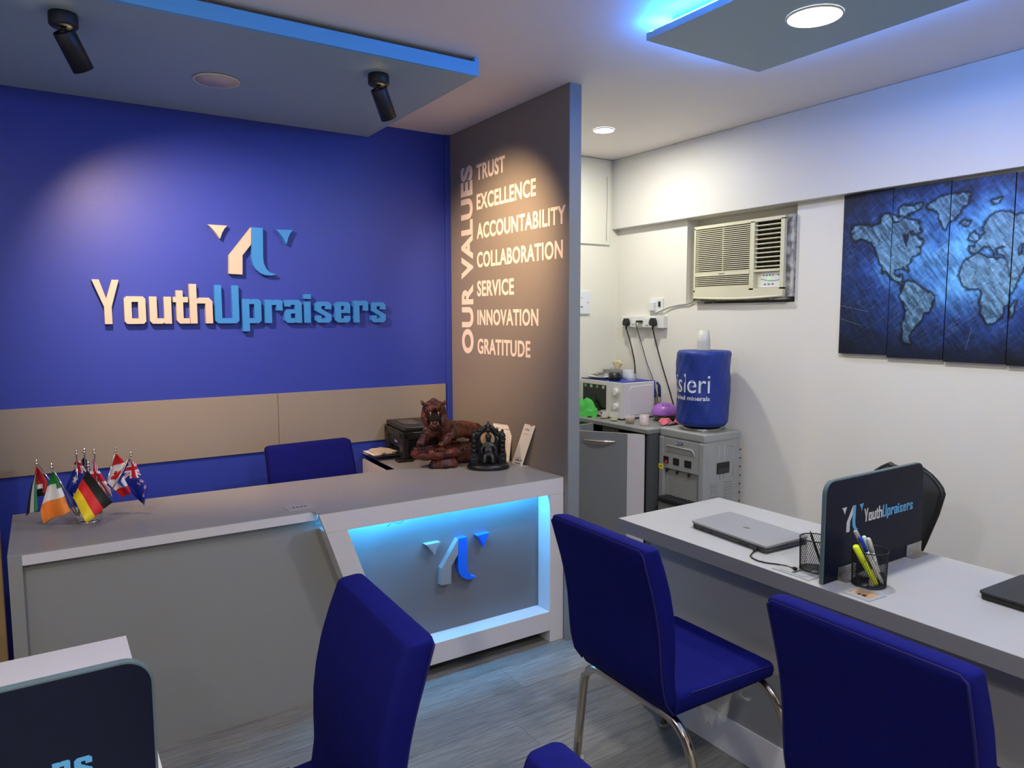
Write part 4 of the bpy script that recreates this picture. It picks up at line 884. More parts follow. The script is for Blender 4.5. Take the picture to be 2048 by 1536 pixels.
# ------------------------------------------------------------------ air conditioner
ac = thing('air_conditioner', 'yellowed cream window air conditioner set in a wall niche', 'air conditioner', (3.25, 2.65, 1.6))
M_ac = mat('aged_cream_plastic', (.66, .63, .46), .42, var=.06, vscale=8); M_acd = mat('ac_dark_inside', (.012, .012, .010), .8); M_acs = mat('aged_side_plastic', (.50, .47, .36), .5, var=.3, vscale=12)
X0 = 3.195
def abx(mb, y0, y1, z0, z1, x0, x1): return mb.box((x0, y0, z0), (x1, y1, z1))
abx(MB(), 2.350, 2.955, 1.612, 2.010, X0+.032, 3.335).build('case', M_acs, ac, bevel=.006)
mb = MB()
for y0, y1, z0, z1 in ((2.350, 2.955, 1.995, 2.012), (2.350, 2.955, 1.600, 1.648), (2.944, 2.955, 1.640, 2.0), (2.535, 2.562, 1.640, 2.0), (2.350, 2.372, 1.640, 2.0), (2.560, 2.945, 1.726, 1.746), (2.370, 2.537, 1.733, 1.746), (2.560, 2.945, 1.648, 1.664)):
    abx(mb, y0, y1, z0, z1, X0, X0+.034)
mb.build('front_frame', M_ac, ac, merge=False)
MB().tube([(X0+.004, 2.955-.605*i/12, 1.606-.010*math.sin(i/12*math.pi)) for i in range(13)], .007, 8).build('lower_lip', M_ac, ac)
abx(MB(), 2.372, 2.944, 1.650, 1.996, X0+.028, X0+.031).build('grille_backing', M_acd, ac)
def slat(z, y0, y1, d=.0047, x=0):
    return MB().box((X0+.004+x, y0, z), (X0+.010+x, y1, z+d))
for k in range(23):
    z = 1.7475+k*.01075; slat(z, 2.561, 2.945).build('grille_slat', M_ac, ac)
for k in range(6): slat(1.665+k*.0103, 2.561, 2.945, .0046).build('grille_slat', M_ac, ac)
MB().box((X0+.006, 2.75, 1.748), (X0+.020, 2.753, 1.995)).build('grille_rib', M_ac, ac)
for k in range(10):
    z = 1.752+k*.0238
    MB().box((-.012, 2.373, -.0024), (.012, 2.534, .0024)).xf(Matrix.Translation((X0+.016, 0, z+.008)) @ Matrix.Rotation(.08, 4, 'Y')).build('louvre', M_ac, ac)
for k in range(4): MB().box((X0+.022, 2.40+k*.04, 1.748), (X0+.026, 2.402+k*.04, 1.994)).build('vertical_vane', M_acd, ac)
cpn = abx(MB(), 2.372, 2.500, 1.650, 1.732, X0+.016, X0+.020).build('control_panel', mat('control_white', (.70, .72, .70), .35), ac)
abx(MB(), 2.500, 2.536, 1.650, 1.732, X0+.018, X0+.024).build('control_recess', M_ac, ac)
mb = MB()
for k in range(4): mb.cyl((X0+.0165, 2.480-.019*k, 1.714), (X0+.0145, 2.480-.019*k, 1.714), .0036, n=12)
for k in range(3): mb.box((X0+.0145, 2.478-.024*k, 1.664), (X0+.0165, 2.466-.024*k, 1.670))
mb.box((X0+.0145, 2.395, 1.711), (X0+.0165, 2.378, 1.716)).build('button', mat('button_blue_grey', (.10, .13, .18), .5), cpn)
MB().tube([(X0+.0155, 2.50-.126*i/10, 1.697-.012*math.sin(i/10*2.6)) for i in range(11)], .0018, 6).build('swoosh', mat('swoosh_teal', (.20, .38, .42), .5), cpn)
MB().box((X0+.0135, 2.455, 1.693), (X0+.0165, 2.444, 1.700)).build('indicator_light', mat('green_indicator', (.05, .8, .05), .4, emit=(.1, 1, .05), estr=2.5), cpn)
vs, fs = fit_text('HITACHI', .040, .006, .0004, bold=.03); fa = FX(X0-.0002)
lab(MB().add([fa(v.x-2.770, v.y+1.733, v.z) for v in vs], fs).build('logo', M_ink, ac), 'small printed maker name')
MB().box((3.215, 2.309, 1.60), (3.335, 2.352, 2.015)).build('side_filler', mat('worn_filler', (.32, .31, .28), .8, bump=1., bscale=40, var=.6, vscale=25), ac)
MB().box((3.20, 2.33, 1.585), (3.335, 2.96, 1.600)).build('sill_gasket', mat('dirty_gasket', (.14, .13, .11), .9, bump=1., bscale=50, var=.7, vscale=30), ac)
tag(MB().box((3.228, 2.905, 1.5725), (3.30, 2.958, 1.590)).build('putty_block', M_white, bevel=.004), 'white plaster lump under the left corner of the air conditioner', 'plaster')
# ------------------------------------------------------------------ sockets, switches, plugs, cables
sb = thing('socket_box', 'long white surface socket box with three black plugs on the pantry wall', 'socket', (3.2, 3.38, 1.46))
MB().box((3.196, 3.192, 1.428), (3.2315, 3.572, 1.504)).build('box', M_white_pl, sb, bevel=.002)
MB().box((3.192, 3.262, 1.434), (3.196, 3.560, 1.498)).build('face_plate', mat('white_face_plate', (.78, .79, .77), .3), sb, bevel=.001)
for y0, y1, z0, z1 in ((3.440, 3.466, 1.450, 1.478), (3.315, 3.345, 1.446, 1.486)): MB().box((3.187, y0, z0), (3.192, y1, z1)).build('switch', M_white_pl, sb, bevel=.0015)
sw = thing('wall_socket', 'square white switched socket above the long socket box', 'socket', (3.22, 3.29, 1.565))
MB().box((3.222, 3.228, 1.520), (3.2315, 3.345, 1.612)).build('plate', M_white_pl, sw, bevel=.002)
MB().box((3.200, 3.285, 1.535), (3.222, 3.330, 1.590)).build('plug_top', M_white_pl, sw, bevel=.003)
MB().box((3.217, 3.245, 1.560), (3.222, 3.262, 1.592)).build('switch', M_black, sw, bevel=.001)
lp_ = thing('blanking_plate', 'white blanking plate partly hidden by the partition end', 'wall plate', (2.93, YB, 1.59))
MB().box((2.84, YB-.010, 1.516), (2.993, YB-.0005, 1.664)).build('plate', mat('bluish_white_plate', (.68, .73, .76), .3), lp_, bevel=.002)
MB().cyl((2.975, YB-.0098, 1.59), (2.975, YB-.012, 1.59), .003, n=10).cyl((2.925, YB-.0098, 1.62), (2.925, YB-.012, 1.62), .003, n=10).cyl((2.925, YB-.0098, 1.56), (2.925, YB-.012, 1.56), .003, n=10).build('screw', M_black, lp_)
MB().box((2.905, YB-.014, 1.565), (2.935, YB-.010, 1.615)).build('switch', M_white_pl, lp_, bevel=.001)
def plug(y, z, label, sx=1., path=None, thick=.004, side=False):
    t = thing('power_plug', label, 'plug', (3.185, y, z))
    if side: MB().box((3.165, y-.020, z-.007), (3.191, y+.020, z+.007)).build('plug_body', M_black, t, bevel=.004)
    else: MB().prism([(y-.017, z-.022), (y+.017, z-.022), (y+.024, z-.005), (y+.020, z+.010), (y+.010, z+.026), (y-.010, z+.026), (y-.020, z+.010), (y-.024, z-.005)], lambda a, b, c: Vector((c, a, b)), 3.162, 3.191).build('plug_body', M_black, t, bevel=.003)
    if not side: MB().cyl((3.176, y, z-.020), (3.176, y, z-.045), .008, .005, 10).build('strain_relief', M_black, t)
    pts = [Vector(p) for p in path]; sm = []
    for i in range(len(pts)-1):
        p0, p1, p2, p3 = pts[max(i-1, 0)], pts[i], pts[i+1], pts[min(i+2, len(pts)-1)]
        for k in range(6): u = k/6; sm.append(.5*((2*p1)+(p2-p0)*u+(2*p0-5*p1+4*p2-p3)*u*u+(3*p1-p0-3*p2+p3)*u**3))
    MB().tube(sm+[pts[-1]], thick, 8).build('cable', M_black, t)
plug(3.505, 1.462, 'left black plug in the long socket box, its cable dropping behind the glass bowl', path=[(3.176, 3.503, 1.42), (3.19, 3.490, 1.36), (3.20, 3.470, 1.28), (3.205, 3.452, 1.20), (3.21, 3.452, 1.10), (3.222, 3.46, .95)])
plug(3.385, 1.468, 'small middle black plug in the long socket box with thin cable', side=True, thick=.0025, path=[(3.178, 3.40, 1.468), (3.180, 3.418, 1.460), (3.184, 3.415, 1.43), (3.19, 3.372, 1.32), (3.20, 3.330, 1.20), (3.205, 3.29, 1.12), (3.215, 3.262, 1.02), (3.18, 3.20, .95)])
plug(3.262, 1.464, 'right black plug in the long socket box, its cable running down to the water dispenser', path=[(3.176, 3.262, 1.42), (3.19, 3.255, 1.36), (3.20, 3.232, 1.27), (3.21, 3.19, 1.15), (3.215, 3.15, 1.05), (3.22, 3.11, .95), (3.2200, 3.03, .88)])
tag(MB().tube([(3.205, 3.30, 1.535), (3.205, 3.270, 1.520), (3.215, 3.235, 1.533), (3.222, 3.17, 1.555), (3.224, 3.09, 1.568), (3.222, 3.02, 1.572), (3.222, 2.97, 1.592), (3.224, 2.945, 1.606)], .004, 8).build('cable', mat('grey_cord', (.30, .30, .29), .5)), 'grey power cord running from the square socket to the air conditioner', 'cable')
# ------------------------------------------------------------------ pantry cabinet
CZ = .872
kb = thing('kitchen_cabinet', 'grey pantry cabinet with open doors under the microwave', 'cabinet', (3.0, 3.28, 0))
MB().box((2.788, 2.890, CZ-.022), (3.2305, YB-.002, CZ)).build('worktop', M_kitgrey, kb, bevel=.001)
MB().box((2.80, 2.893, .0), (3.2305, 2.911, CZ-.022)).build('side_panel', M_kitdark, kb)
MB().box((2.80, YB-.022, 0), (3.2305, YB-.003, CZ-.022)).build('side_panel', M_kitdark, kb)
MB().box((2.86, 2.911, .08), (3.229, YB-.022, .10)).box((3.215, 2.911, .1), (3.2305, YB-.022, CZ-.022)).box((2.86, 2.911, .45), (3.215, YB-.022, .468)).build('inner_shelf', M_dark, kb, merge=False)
MB().box((2.81, 3.16, CZ-.06), (2.825, 3.30, CZ-.03)).build('bottle_clip', mat('clip_grey', (.12, .12, .11), .5), kb)
hd = Vector((2.793, 2.918, 0)); dd = Vector((2.575, 3.245, 0)); dv_ = (dd-hd).normalized(); DL = (dd-hd).length; nn = Vector((-dv_.y, dv_.x, 0)); nn = nn if nn.y < 0 else -nn
def dbox(mb, a0, a1, z0, z1, c0, c1):
    v_, f_ = MB().box((a0, c0, z0), (a1, c1, z1)).v, MB().box((0, 0, 0), (1, 1, 1)).f
    mb.add([hd+dv_*p.x+nn*p.y+Vector((0, 0, p.z)) for p in v_], f_); return mb
dr = dbox(MB(), .0, DL, .06, .843, -.018, 0).build('door', M_kitgrey, kb, bevel=.001)
lab(dr, 'open grey door')
lab(dbox(MB(), .0, .098, .061, .842, 0, .0012).build('door_strip', M_lamwhite, dr), 'white strip along the hinge side')
hp_ = [(.16+.20*k/16, .010+.018*math.sin(k/16*math.pi)) for k in range(17)]
mb = MB(); mb.tube([hd+dv_*a+nn*c+Vector((0, 0, .795-.004*math.sin((a-.16)/.2*math.pi))) for a, c in hp_], [.002+.006*math.sin(k/16*math.pi) for k in range(17)], 8)
mb.build('handle', M_chrome, dr)
od = MB().box((2.42, 3.36, .06), (2.79, 3.378, .853)).build('door', M_kitgrey, kb, bevel=.001)
# microwave
mw = thing('microwave', 'white microwave oven with two dials on the pantry cabinet', 'microwave', (2.92, 3.25, CZ))
M_mw = mat('microwave_white', (.66, .66, .62), .35); M_mws = mat('microwave_side', (.68, .65, .68), .4)
mx0, mx1, my0, my1, mz0, mz1 = 2.920, 3.190, 3.252, 3.652, CZ+.008, 1.100
MB().box((mx0+.018, my0, mz0), (mx1, my1, mz1)).build('case', M_mws, mw, bevel=.006, seg=3)
dm = MB().box((mx0, my0+.108, mz0), (mx0+.0175, my1, mz1)).build('door', M_mw, mw, bevel=.003)
lab(MB().box((mx0-.001, my0+.145, mz0+.030), (mx0+.002, my1-.028, mz1-.025)).build('window', mat('microwave_glass', (.012, .014, .014), .12), dm), 'dark glass window')
for k in range(4):
    MB().box((mx0-.0016, my1-.065-.058*k, mz1-.048), (mx0-.001, my1-.042-.058*k, mz1-.029)).build('label', mat('green_label', (.12, .28, .10), .5) if k % 2 == 0 else mat('mint_label', (.35, .5, .38), .5), dm)
pn = MB().box((mx0, my0, mz0), (mx0+.0175, my0+.1065, mz1)).build('control_panel', M_mw, mw, bevel=.003)
for z in (1.042, .953):
    k_ = MB().cyl((mx0, my0+.052, z), (mx0-.004, my0+.052, z), .029, n=28).cyl((mx0-.004, my0+.052, z), (mx0-.016, my0+.052, z), .021, .019, 28).build('dial', mat('dial_white', (.75, .75, .73), .25), pn)
    MB().box((mx0-.022, my0+.047, z-.019), (mx0-.015, my0+.057, z+.019)).build('grip', mat('dial_white', (), 0), k_, bevel=.002)
MB().prism([(mx0+.055, mz0+.02), (mx0+.255, mz0+.02), (mx0+.255, mz1-.020), (mx0+.075, mz1-.026), (mx0+.060, mz1-.045)], lambda a, b, c: Vector((a, my0-c, b)), 0, .004).build('side_emboss', M_mws, mw, bevel=.002)
for x, y in ((mx0+.03, my0+.03), (mx1-.03, my0+.03), (mx0+.03, my1-.03), (mx1-.03, my1-.03)): MB().cyl((x, y, CZ), (x, y, mz0+.001), .012, n=12).build('foot', M_black, mw)
# blue cloth with dark hem over it
def clo(u, v):
    x = 2.925+.30*u; y = 3.645-.39*v; z = mz1+.0022+.0012*math.sin(u*9+v*4)
    if x > 3.195: z -= (x-3.195)*3.6; x = 3.195+(x-3.195)*.3
    return Vector((x, y, z))
ct = MB().grid(clo, 40, 20).build('microwave_cloth', mat('blue_nylon', (.012, .035, .33), .5, bump=.3, bscale=30), solid=.002)
tag(ct, 'blue cloth cover draped over the top of the microwave', 'cloth')
cab = MB().tube([(2.928, 3.65, mz1+.005), (2.932, 3.53, mz1+.004), (2.94, 3.42, mz1+.0055)], .003, 6).build('hem', M_black, ct)
MB().tube([(3.215, 3.26, mz1-.01), (3.222, 3.245, 1.07), (3.222, 3.24, 1.0)], .008, 8).build('strap', mat('navy_strap', (.01, .02, .12), .6), ct)
ZT = mz1+.0045
def bowlish(name, label, cat, c, prof, m, inner=None, n=28, sx=1):
    t = thing(name, label, cat, c); MB().lathe(prof, c, n).build('body', m, t)
    if inner: MB().lathe(inner[0], c, n).build(inner[1], inner[2], t)
    return t
# cutlery plate
cp_ = thing('plate', 'oval steel plate heaped with spoons and forks on the microwave', 'plate', (3.02, 3.555, ZT))
MB().lathe([(0, .0005), (.060, .0005), (.090, .008), (.096, .016), (.093, .016), (.086, .010), (.058, .003), (0, .003)], (3.02, 3.555, ZT), 36, sx=.88, sy=1.).build('dish', mat('enamel_white', (.6, .6, .57), .25), cp_)
rn = random.Random(3)
for k in range(14):
    a = rn.uniform(-.9, .9)+math.pi/2; c = Vector((3.01+rn.uniform(-.03, .03), 3.545+rn.uniform(-.03, .03), ZT+.014+.0028*k/2)); d = Vector((math.cos(a)*.6, math.sin(a), rn.uniform(-.02, .05)))*.055
    t = thing('spoon' if k % 3 else 'fork', 'steel cutlery piece lying in the heap on the oval plate', 'cutlery', c, group='cutlery on the oval plate')
    MB().tube([c-d, c+d*.4], .0018, 6).build('handle', M_steel, t)
    MB().ball(c+d*.72, .010, .016, .003, 10, 6).build('bowl' if k % 3 else 'tines', M_steel, t)
tb = thing('tissue_box', 'grey tissue box with pale yellow tissue behind the cutlery plate', 'tissue box', (3.15, 3.58, ZT))
MB().box((3.10, 3.475, ZT), (3.185, 3.640, ZT+.050)).build('box', mat('grey_box', (.22, .22, .23), .5), tb, bevel=.003)
def tis(u, v): a = u*math.pi*2; r_ = .006+.024*v; return Vector((3.142+r_*.7*math.cos(a)*(1+.4*math.sin(3*a)), 3.545+r_*1.5*math.sin(a), ZT+.05+.050*v+.010*v*math.sin(2*a+1)))
MB().grid(tis, 40, 8).build('tissue', mat('yellow_tissue', (.72, .62, .38), .9), tb, solid=.001)
bowlish('cut_glass_jar', 'patterned cut glass bowl behind the black mug on the microwave', 'glass', (3.135, 3.435, ZT), [(0, 0), (.030, 0), (.036, .010), (.038, .055), (.036, .057), (.034, .055), (.032, .012), (0, .006)], mat('cut_glass', (.85, .87, .9), .08, bump=1., bscale=120, alpha=.34, spec=.9))
mg = thing('mug', 'small black mug at the front edge of the microwave', 'mug', (2.985, 3.395, ZT))
MB().lathe([(0, 0), (.034, 0), (.037, .004), (.037, .045), (.034, .045), (.034, .006), (0, .006)], (2.985, 3.395, ZT), 28).build('body', M_black, mg)
MB().lathe([(0, .040), (.034, .040)], (2.985, 3.395, ZT), 28).build('foil_lid', M_steel, mg)
MB().tube([(2.985+.005, 3.360-.022*math.sin(a), ZT+.024+.016*math.cos(a)) for a in [math.pi*k/8 for k in range(9)]], .004, 8).build('handle', M_black, mg)
bowlish('glass_bowl', 'small clear glass bowl at the right front of the microwave top', 'glass bowl', (3.03, 3.295, ZT), [(0, 0), (.022, 0), (.030, .012), (.036, .045), (.034, .045), (.028, .013), (0, .004)], M_glass)
# green cloth, lid, glasses on the cabinet
def gcl(u, v):
    x = 2.80+.10*v-.02*u; y = 3.66-.20*v*(.6+.4*u)-.02; z = CZ+.115*(1-u)**1.3*math.sin(min(1, v*1.4+.25)*math.pi*.62)+.006+.010*math.sin(u*14+v*6)*(1-v*.3)+.008*math.sin(v*17+u*5)
    if u > .72: x -= (u-.72)*.10; z -= (u-.72)*.16
    return Vector((x, y-.03*math.sin(u*3), z))
tag(MB().grid(gcl, 40, 40).build('green_cloth', mat('green_terry', (.07, .42, .07), .9, bump=1., bscale=90), solid=.006), 'crumpled bright green cloth in front of the microwave at the cabinet edge', 'cloth')
tag(MB().lathe([(0, 0), (.014, 0), (.014, .006), (0, .008)], (2.855, 3.475, CZ), 20).build('bottle_cap', M_black), 'small black cap beside the green cloth', 'cap')
tag(MB().box((2.865, 3.50, CZ), (2.90, 3.56, CZ+.012)).build('remote_key', M_black, bevel=.003), 'flat black plastic piece next to the green cloth', 'plastic piece')
def tumbler(label, x, y, r_, h_, liquid=None, lh=.01, gm=None, handle=False):
    t = thing('tumbler', label, 'glass', (x, y, CZ), group='glasses along the pantry worktop')
    MB().lathe([(0, 0), (r_*.90, 0), (r_*.95, .003), (r_, h_), (r_*.94, h_), (r_*.88, .006), (0, .006)], (x, y, CZ), 28).build('body', gm or M_glass, t)
    if liquid: MB().lathe([(0, .0065), (r_*.86, .0065), (r_*.90, .007+lh), (0, .007+lh)], (x, y, CZ), 28).build('drink', liquid, t)
    if handle: MB().tube([(x-.01, y-r_*.9-.018*math.sin(a), CZ+.028+.016*math.cos(a)) for a in [math.pi*k/8 for k in range(9)]], .003, 8).build('handle', M_glass, t)
    return t
M_tea = mat('milky_tea', (.30, .16, .07), .4); M_teal = mat('thin_tea', (.62, .48, .18), .2)
t_ = tumbler('clear glass nearly empty with a small red label, left of the row', 2.895, 3.385, .025, .052, M_teal, .004)
MB().box((2.868, 3.372, CZ+.030), (2.8695, 3.388, CZ+.042)).build('label', mat('red_label', (.7, .03, .04), .5), t_)
tumbler('clear glass with a little tea left, second of the row', 2.872, 3.268, .025, .056, M_teal, .006, handle=True)
tumbler('glass mug half full of brown milky tea', 2.880, 3.135, .029, .050, M_tea, .024)
tumbler('tall patterned cut glass tumbler right of the milky tea', 2.898, 3.035, .029, .062, None, gm=mat('cut_glass_pink', (.85, .70, .74), .1, bump=1., bscale=150, alpha=.36, spec=.9))
pf = thing('purple_gadget', 'purple domed gadget with slots on a smoky bowl beside the blue bottle', 'appliance', (3.135, 3.105, CZ))
MB().lathe([(0, 0), (.050, 0), (.062, .012), (.068, .040), (.064, .042), (0, .042)], (3.135, 3.105, CZ), 32).build('bowl', mat('smoky_plastic', (.12, .11, .09), .15, trans=.3), pf)
dm_ = MB().lathe([(.082, .040), (.083, .046), (.078, .066), (.064, .088), (.042, .103), (.018, .110), (0, .111)], (3.135, 3.105, CZ), 40).build('dome', mat('orchid_plastic', (.34, .12, .52), .35), pf)
for k in range(3):
    a = 3.6+.35*k; p0 = Vector((3.135+.040*math.cos(a), 3.105+.040*math.sin(a), CZ+.1035)); p1 = Vector((3.135+.056*math.cos(a+.1), 3.105+.056*math.sin(a+.1), CZ+.0945)); MB().tube([p0, p1], .0022, 6).build('slot', M_black, dm_)
def pk(u, v):
    return Vector((2.965+.24*u, 2.99-.055*v+.02*u, CZ+.004+.036*abs(math.sin(u*5.2+.4))*(1-v*.75)+.005*math.sin(u*19+v*7)))
tag(MB().grid(pk, 50, 16).build('pink_cloth', mat('pink_terry', (.62, .14, .20), .9, bump=.8, bscale=90), solid=.004), 'crumpled pink cloth in front of the purple gadget', 'cloth')
sp = thing('spoon', 'steel spoon lying on the pink cloth at the worktop edge', 'cutlery', (2.97, 2.915, CZ+.006))
MB().tube([(2.92, 2.90, CZ+.004), (2.99, 2.915, CZ+.016)], .002, 6).build('handle', M_steel, sp); MB().ball((3.005, 2.918, CZ+.018), .018, .011, .004).build('bowl', M_steel, sp)
tag(MB().prism([(2.80, 2.905), (2.86, 2.90), (2.885, 2.93), (2.85, 2.96), (2.80, 2.955)], f3, CZ+.0003, CZ+.0012).build('paper_scrap', mat('grey_paper', (.32, .31, .30), .8)), 'grey paper scrap at the near corner of the pantry worktop', 'paper')
# ------------------------------------------------------------------ water dispenser
wx0, wx1, wy0, wy1, wz = 2.868, 3.165, 2.556, 2.884, .884
wd = thing('water_dispenser', 'silver water dispenser with three taps by the pantry cabinet', 'water dispenser', (3.0, 2.72, 0))
MB().box((wx0+.024, wy0+.004, .012), (wx1-.006, wy1-.004, wz-.036)).build('cabinet_body', M_silver, wd, bevel=.006)
MB().box((wx0+.004, wy0, wz-.048), (wx1, wy1, wz)).build('top_cover', M_silver, wd, bevel=.010, seg=3)
MB().box((wx0, wy0+.001, .012), (wx0+.038, wy0+.038, wz-.048)).build('front_rail', M_silver, wd, bevel=.008)
MB().box((wx0, wy1-.038, .012), (wx0+.026, wy1-.001, wz-.048)).build('front_rail', M_silver, wd, bevel=.006)
fp_ = MB().box((wx0+.004, wy0+.040, .662), (wx0+.026, wy1-.040, wz-.050)).build('tap_panel', M_silver, wd, bevel=.002)
MB().box((wx0+.002, wy0+.060, .755), (wx0+.006, wy1-.060, .795)).build('curved_trim', mat('silver_dark', (.30, .31, .31), .3, metal=.3), wd, bevel=.0015)
MB().tube([(wx0, wy1-.060, .790), (wx0, wy0+.085, .790), (wx0, wy0+.068, .775), (wx0, wy0+.062, .752)], .0018, 6).build('bright_trim', M_white_pl, fp_)
MB().box((wx0+.022, wy0+.040, .04), (wx0+.026, wy1-.040, .655)).build('recess_back', mat('silver_gloss', (.40, .41, .40), .18, metal=.3), wd)
for k, (ya, yb) in enumerate(((2.811, 2.848), (2.733, 2.775), (2.645, 2.692))):
    b_ = MB().box((wx0+.0005, ya, .690), (wx0+.005, yb, .728)).build('tap_button', M_black, fp_, bevel=.001)
    if k == 0: MB().box((wx0-.004, ya+.006, .693), (wx0+.0005, ya+.022, .704)).build('red_lever', mat('lever_red', (.7, .04, .03), .4), b_, bevel=.001)
    MB().cyl((wx0+.012, (ya+yb)/2, .663), (wx0+.012, (ya+yb)/2, .640), .008, .006, 12).build('tap_spout', M_black, wd)
lg = MB().box((wx0+.001, 2.708, .806), (wx0+.004, 2.762, .818)).build('maker_badge', mat('badge_navy', (.01, .015, .12), .4), fp_)
vs, fs = fit_text('BLUE STAR', .036, .006, .0003, bold=.03)
MB().add([Vector((wx0+.0008-v.z, 2.748-v.x, .809+v.y)) for v in vs], fs).build('badge_text', M_white_pl, fp_)
MB().box((wx0+.0003, 2.752, .8075), (wx0+.001, 2.760, .8165)).build('badge_text', M_white_pl, fp_)
ys = MB().box((wx0-.001, 2.850, .652), (wx0+.0035, 2.883, .680)).build('warning_sticker', mat('sticker_yellow', (.80, .70, .03), .5), wd)
MB().prism([(-2.856, .666), (-2.864, .672), (-2.864, .660)], FX(wx0-.0012), 0, .0006).box((wx0-.0018, 2.864, .6645), (wx0-.0012, 2.876, .6675)).build('arrow', M_black, ys, merge=False)
tr = MB().box((wx0-.055, wy0+.050, .478), (wx0+.022, wy1-.045, .512)).build('drip_tray', M_black, wd, bevel=.010)
for k in range(7): MB().box((wx0-.045, wy0+.07+.028*k, .512), (wx0+.014, wy0+.074+.028*k, .5145)).build('rib', M_blackm, tr)
MB().box((wx0-.01, wy0+.01, .0), (wx0+.02, wy1-.01, .47)).build('lower_door', M_silver, wd, bevel=.004)
hnd = MB().box((2.974, wy0-.0005, .661), (3.072, wy0+.0055, .722)).build('side_handle', M_black, wd, bevel=.004)
MB().box((2.980, wy0-.0012, .667), (3.066, wy0+.001, .690)).build('grip', mat('grip_black', (.03, .03, .035), .25), hnd, bevel=.001)
for x0 in (2.925, 3.035):
    for k in range(14):
        z = .615-.0135*k
        MB().box((x0, wy0+.0005, z-.0035), (x0+.062, wy0+.0045, z+.0035)).build('vent_louvre', M_silver, wd, bevel=.001)
mb = MB()
for a, b in (((2.92, .80), (2.99, .815)), ((2.99, .815), (3.0, .63)), ((3.03, .63), (3.035, .815)), ((3.035, .815), (3.105, .80)), ((3.105, .80), (3.105, .64))): mb.tube([(a[0], wy0+.004, a[1]), (b[0], wy0+.004, b[1])], .0016, 6)
mb.build('embossed_line', M_silver, wd)
mb = MB()
for k in range(12): mb.tube([(wx1-.005, wy0+.03, .77-.048*k), (wx1+.030, wy0+.03, .77-.048*k), (wx1+.030, wy1-.03, .77-.048*k), (wx1-.005, wy1-.03, .77-.048*k)], .0045, 8)
mb.build('condenser_coil', M_black, wd)
MB().lathe([(.105, 0), (.108, .004), (.098, .016), (.085, .018), (.070, .010), (0, .008)], (3.028, 2.715, wz), 36).build('bottle_collar', M_steel, wd)
wb_ = thing('water_bottle', 'water bottle under a wrinkled blue cover printed with white letters', 'water bottle', (3.028, 2.715, wz+.009))
WB = Vector((3.028, 2.715, wz+.009))
MB().lathe([(0, 0), (.05, 0), (.06, .012), (.105, .022), (.118, .032), (.120, .36), (.105, .385), (0, .388)], WB, 36).build('bottle', mat('navy_bottle', (.01, .015, .05), .25, trans=.2), wb_)
def brad(a, z):
    q = z/.405; R_ = .142+.004*math.sin(a*2+.5)+.006*q; R_ += .0012*math.sin(a*9+z*40)+.0012*math.sin(a*17-z*55)+.003*math.sin(z*23+a*3)
    if z > .385: R_ -= .010*((z-.385)/.02)**2
    if z < .02: R_ -= .016*((.02-z)/.02)
    return R_
def bc(u, v):
    a = u*2*math.pi; z = .405*v; return WB+Vector((brad(a, z)*math.cos(a), brad(a, z)*math.sin(a), z+.016))
bcov = MB().grid(bc, 120, 60)
cv = [WB+Vector((brad(2*math.pi*k/120, .405)*math.cos(2*math.pi*k/120)*f_, brad(2*math.pi*k/120, .405)*math.sin(2*math.pi*k/120)*f_, .421+.002*(1-f_)*math.sin(k*.4))) for f_ in (1., .6, .2) for k in range(120)]
bcov.add(cv, [[j*120+k, j*120+(k+1) % 120, (j+1)*120+(k+1) % 120, (j+1)*120+k] for j in range(2) for k in range(120)]+[list(range(240, 360))], True)
cvo = bcov.build('cover', mat('blue_cover_nylon', (.012, .035, .24), .5, bump=.5, bscale=22), wb_)
def cyl_text(txt, w_, h_, xoff, z0, bold):
    """text wrapped round the cover; right end at angle of xoff"""
    vs, fs = fit_text(txt, w_, h_, .0005, bold); out = []
    for v in vs:
        s_ = (v.x-w_)+xoff; a = -math.pi/2-.73+s_/.150; R_ = brad(a % (2*math.pi), z0+v.y-.016)+.0012+v.z; out.append(WB+Vector((R_*math.cos(a), R_*math.sin(a), z0+v.y)))
    lab(MB().add(out, fs).build('printed_text', mat('cover_white_ink', (.68, .72, .78), .5), cvo), 'printed words %s' % txt)
cyl_text('Bisleri', .285, .100, .020, .200, .0)
cyl_text('with added minerals', .30, .024, .020, .160, .02)
cp_s = thing('cup_stack', 'stack of frosted plastic cups upside down on the blue bottle', 'cup stack', (3.030, 2.720, wz+.43))
Mc = mat('frosted_cup', (.72, .72, .68), .4, alpha=.62)
for k in range(3):
    z0 = wz+.432+.0; MB().lathe([(.036+.0004*k, .010*k*2.2), (.0365, .010*k*2.2+.003), (.029, .080+.014*k), (0, .080+.014*k)], (3.030, 2.720, z0), 28).build('cup', Mc, cp_s)
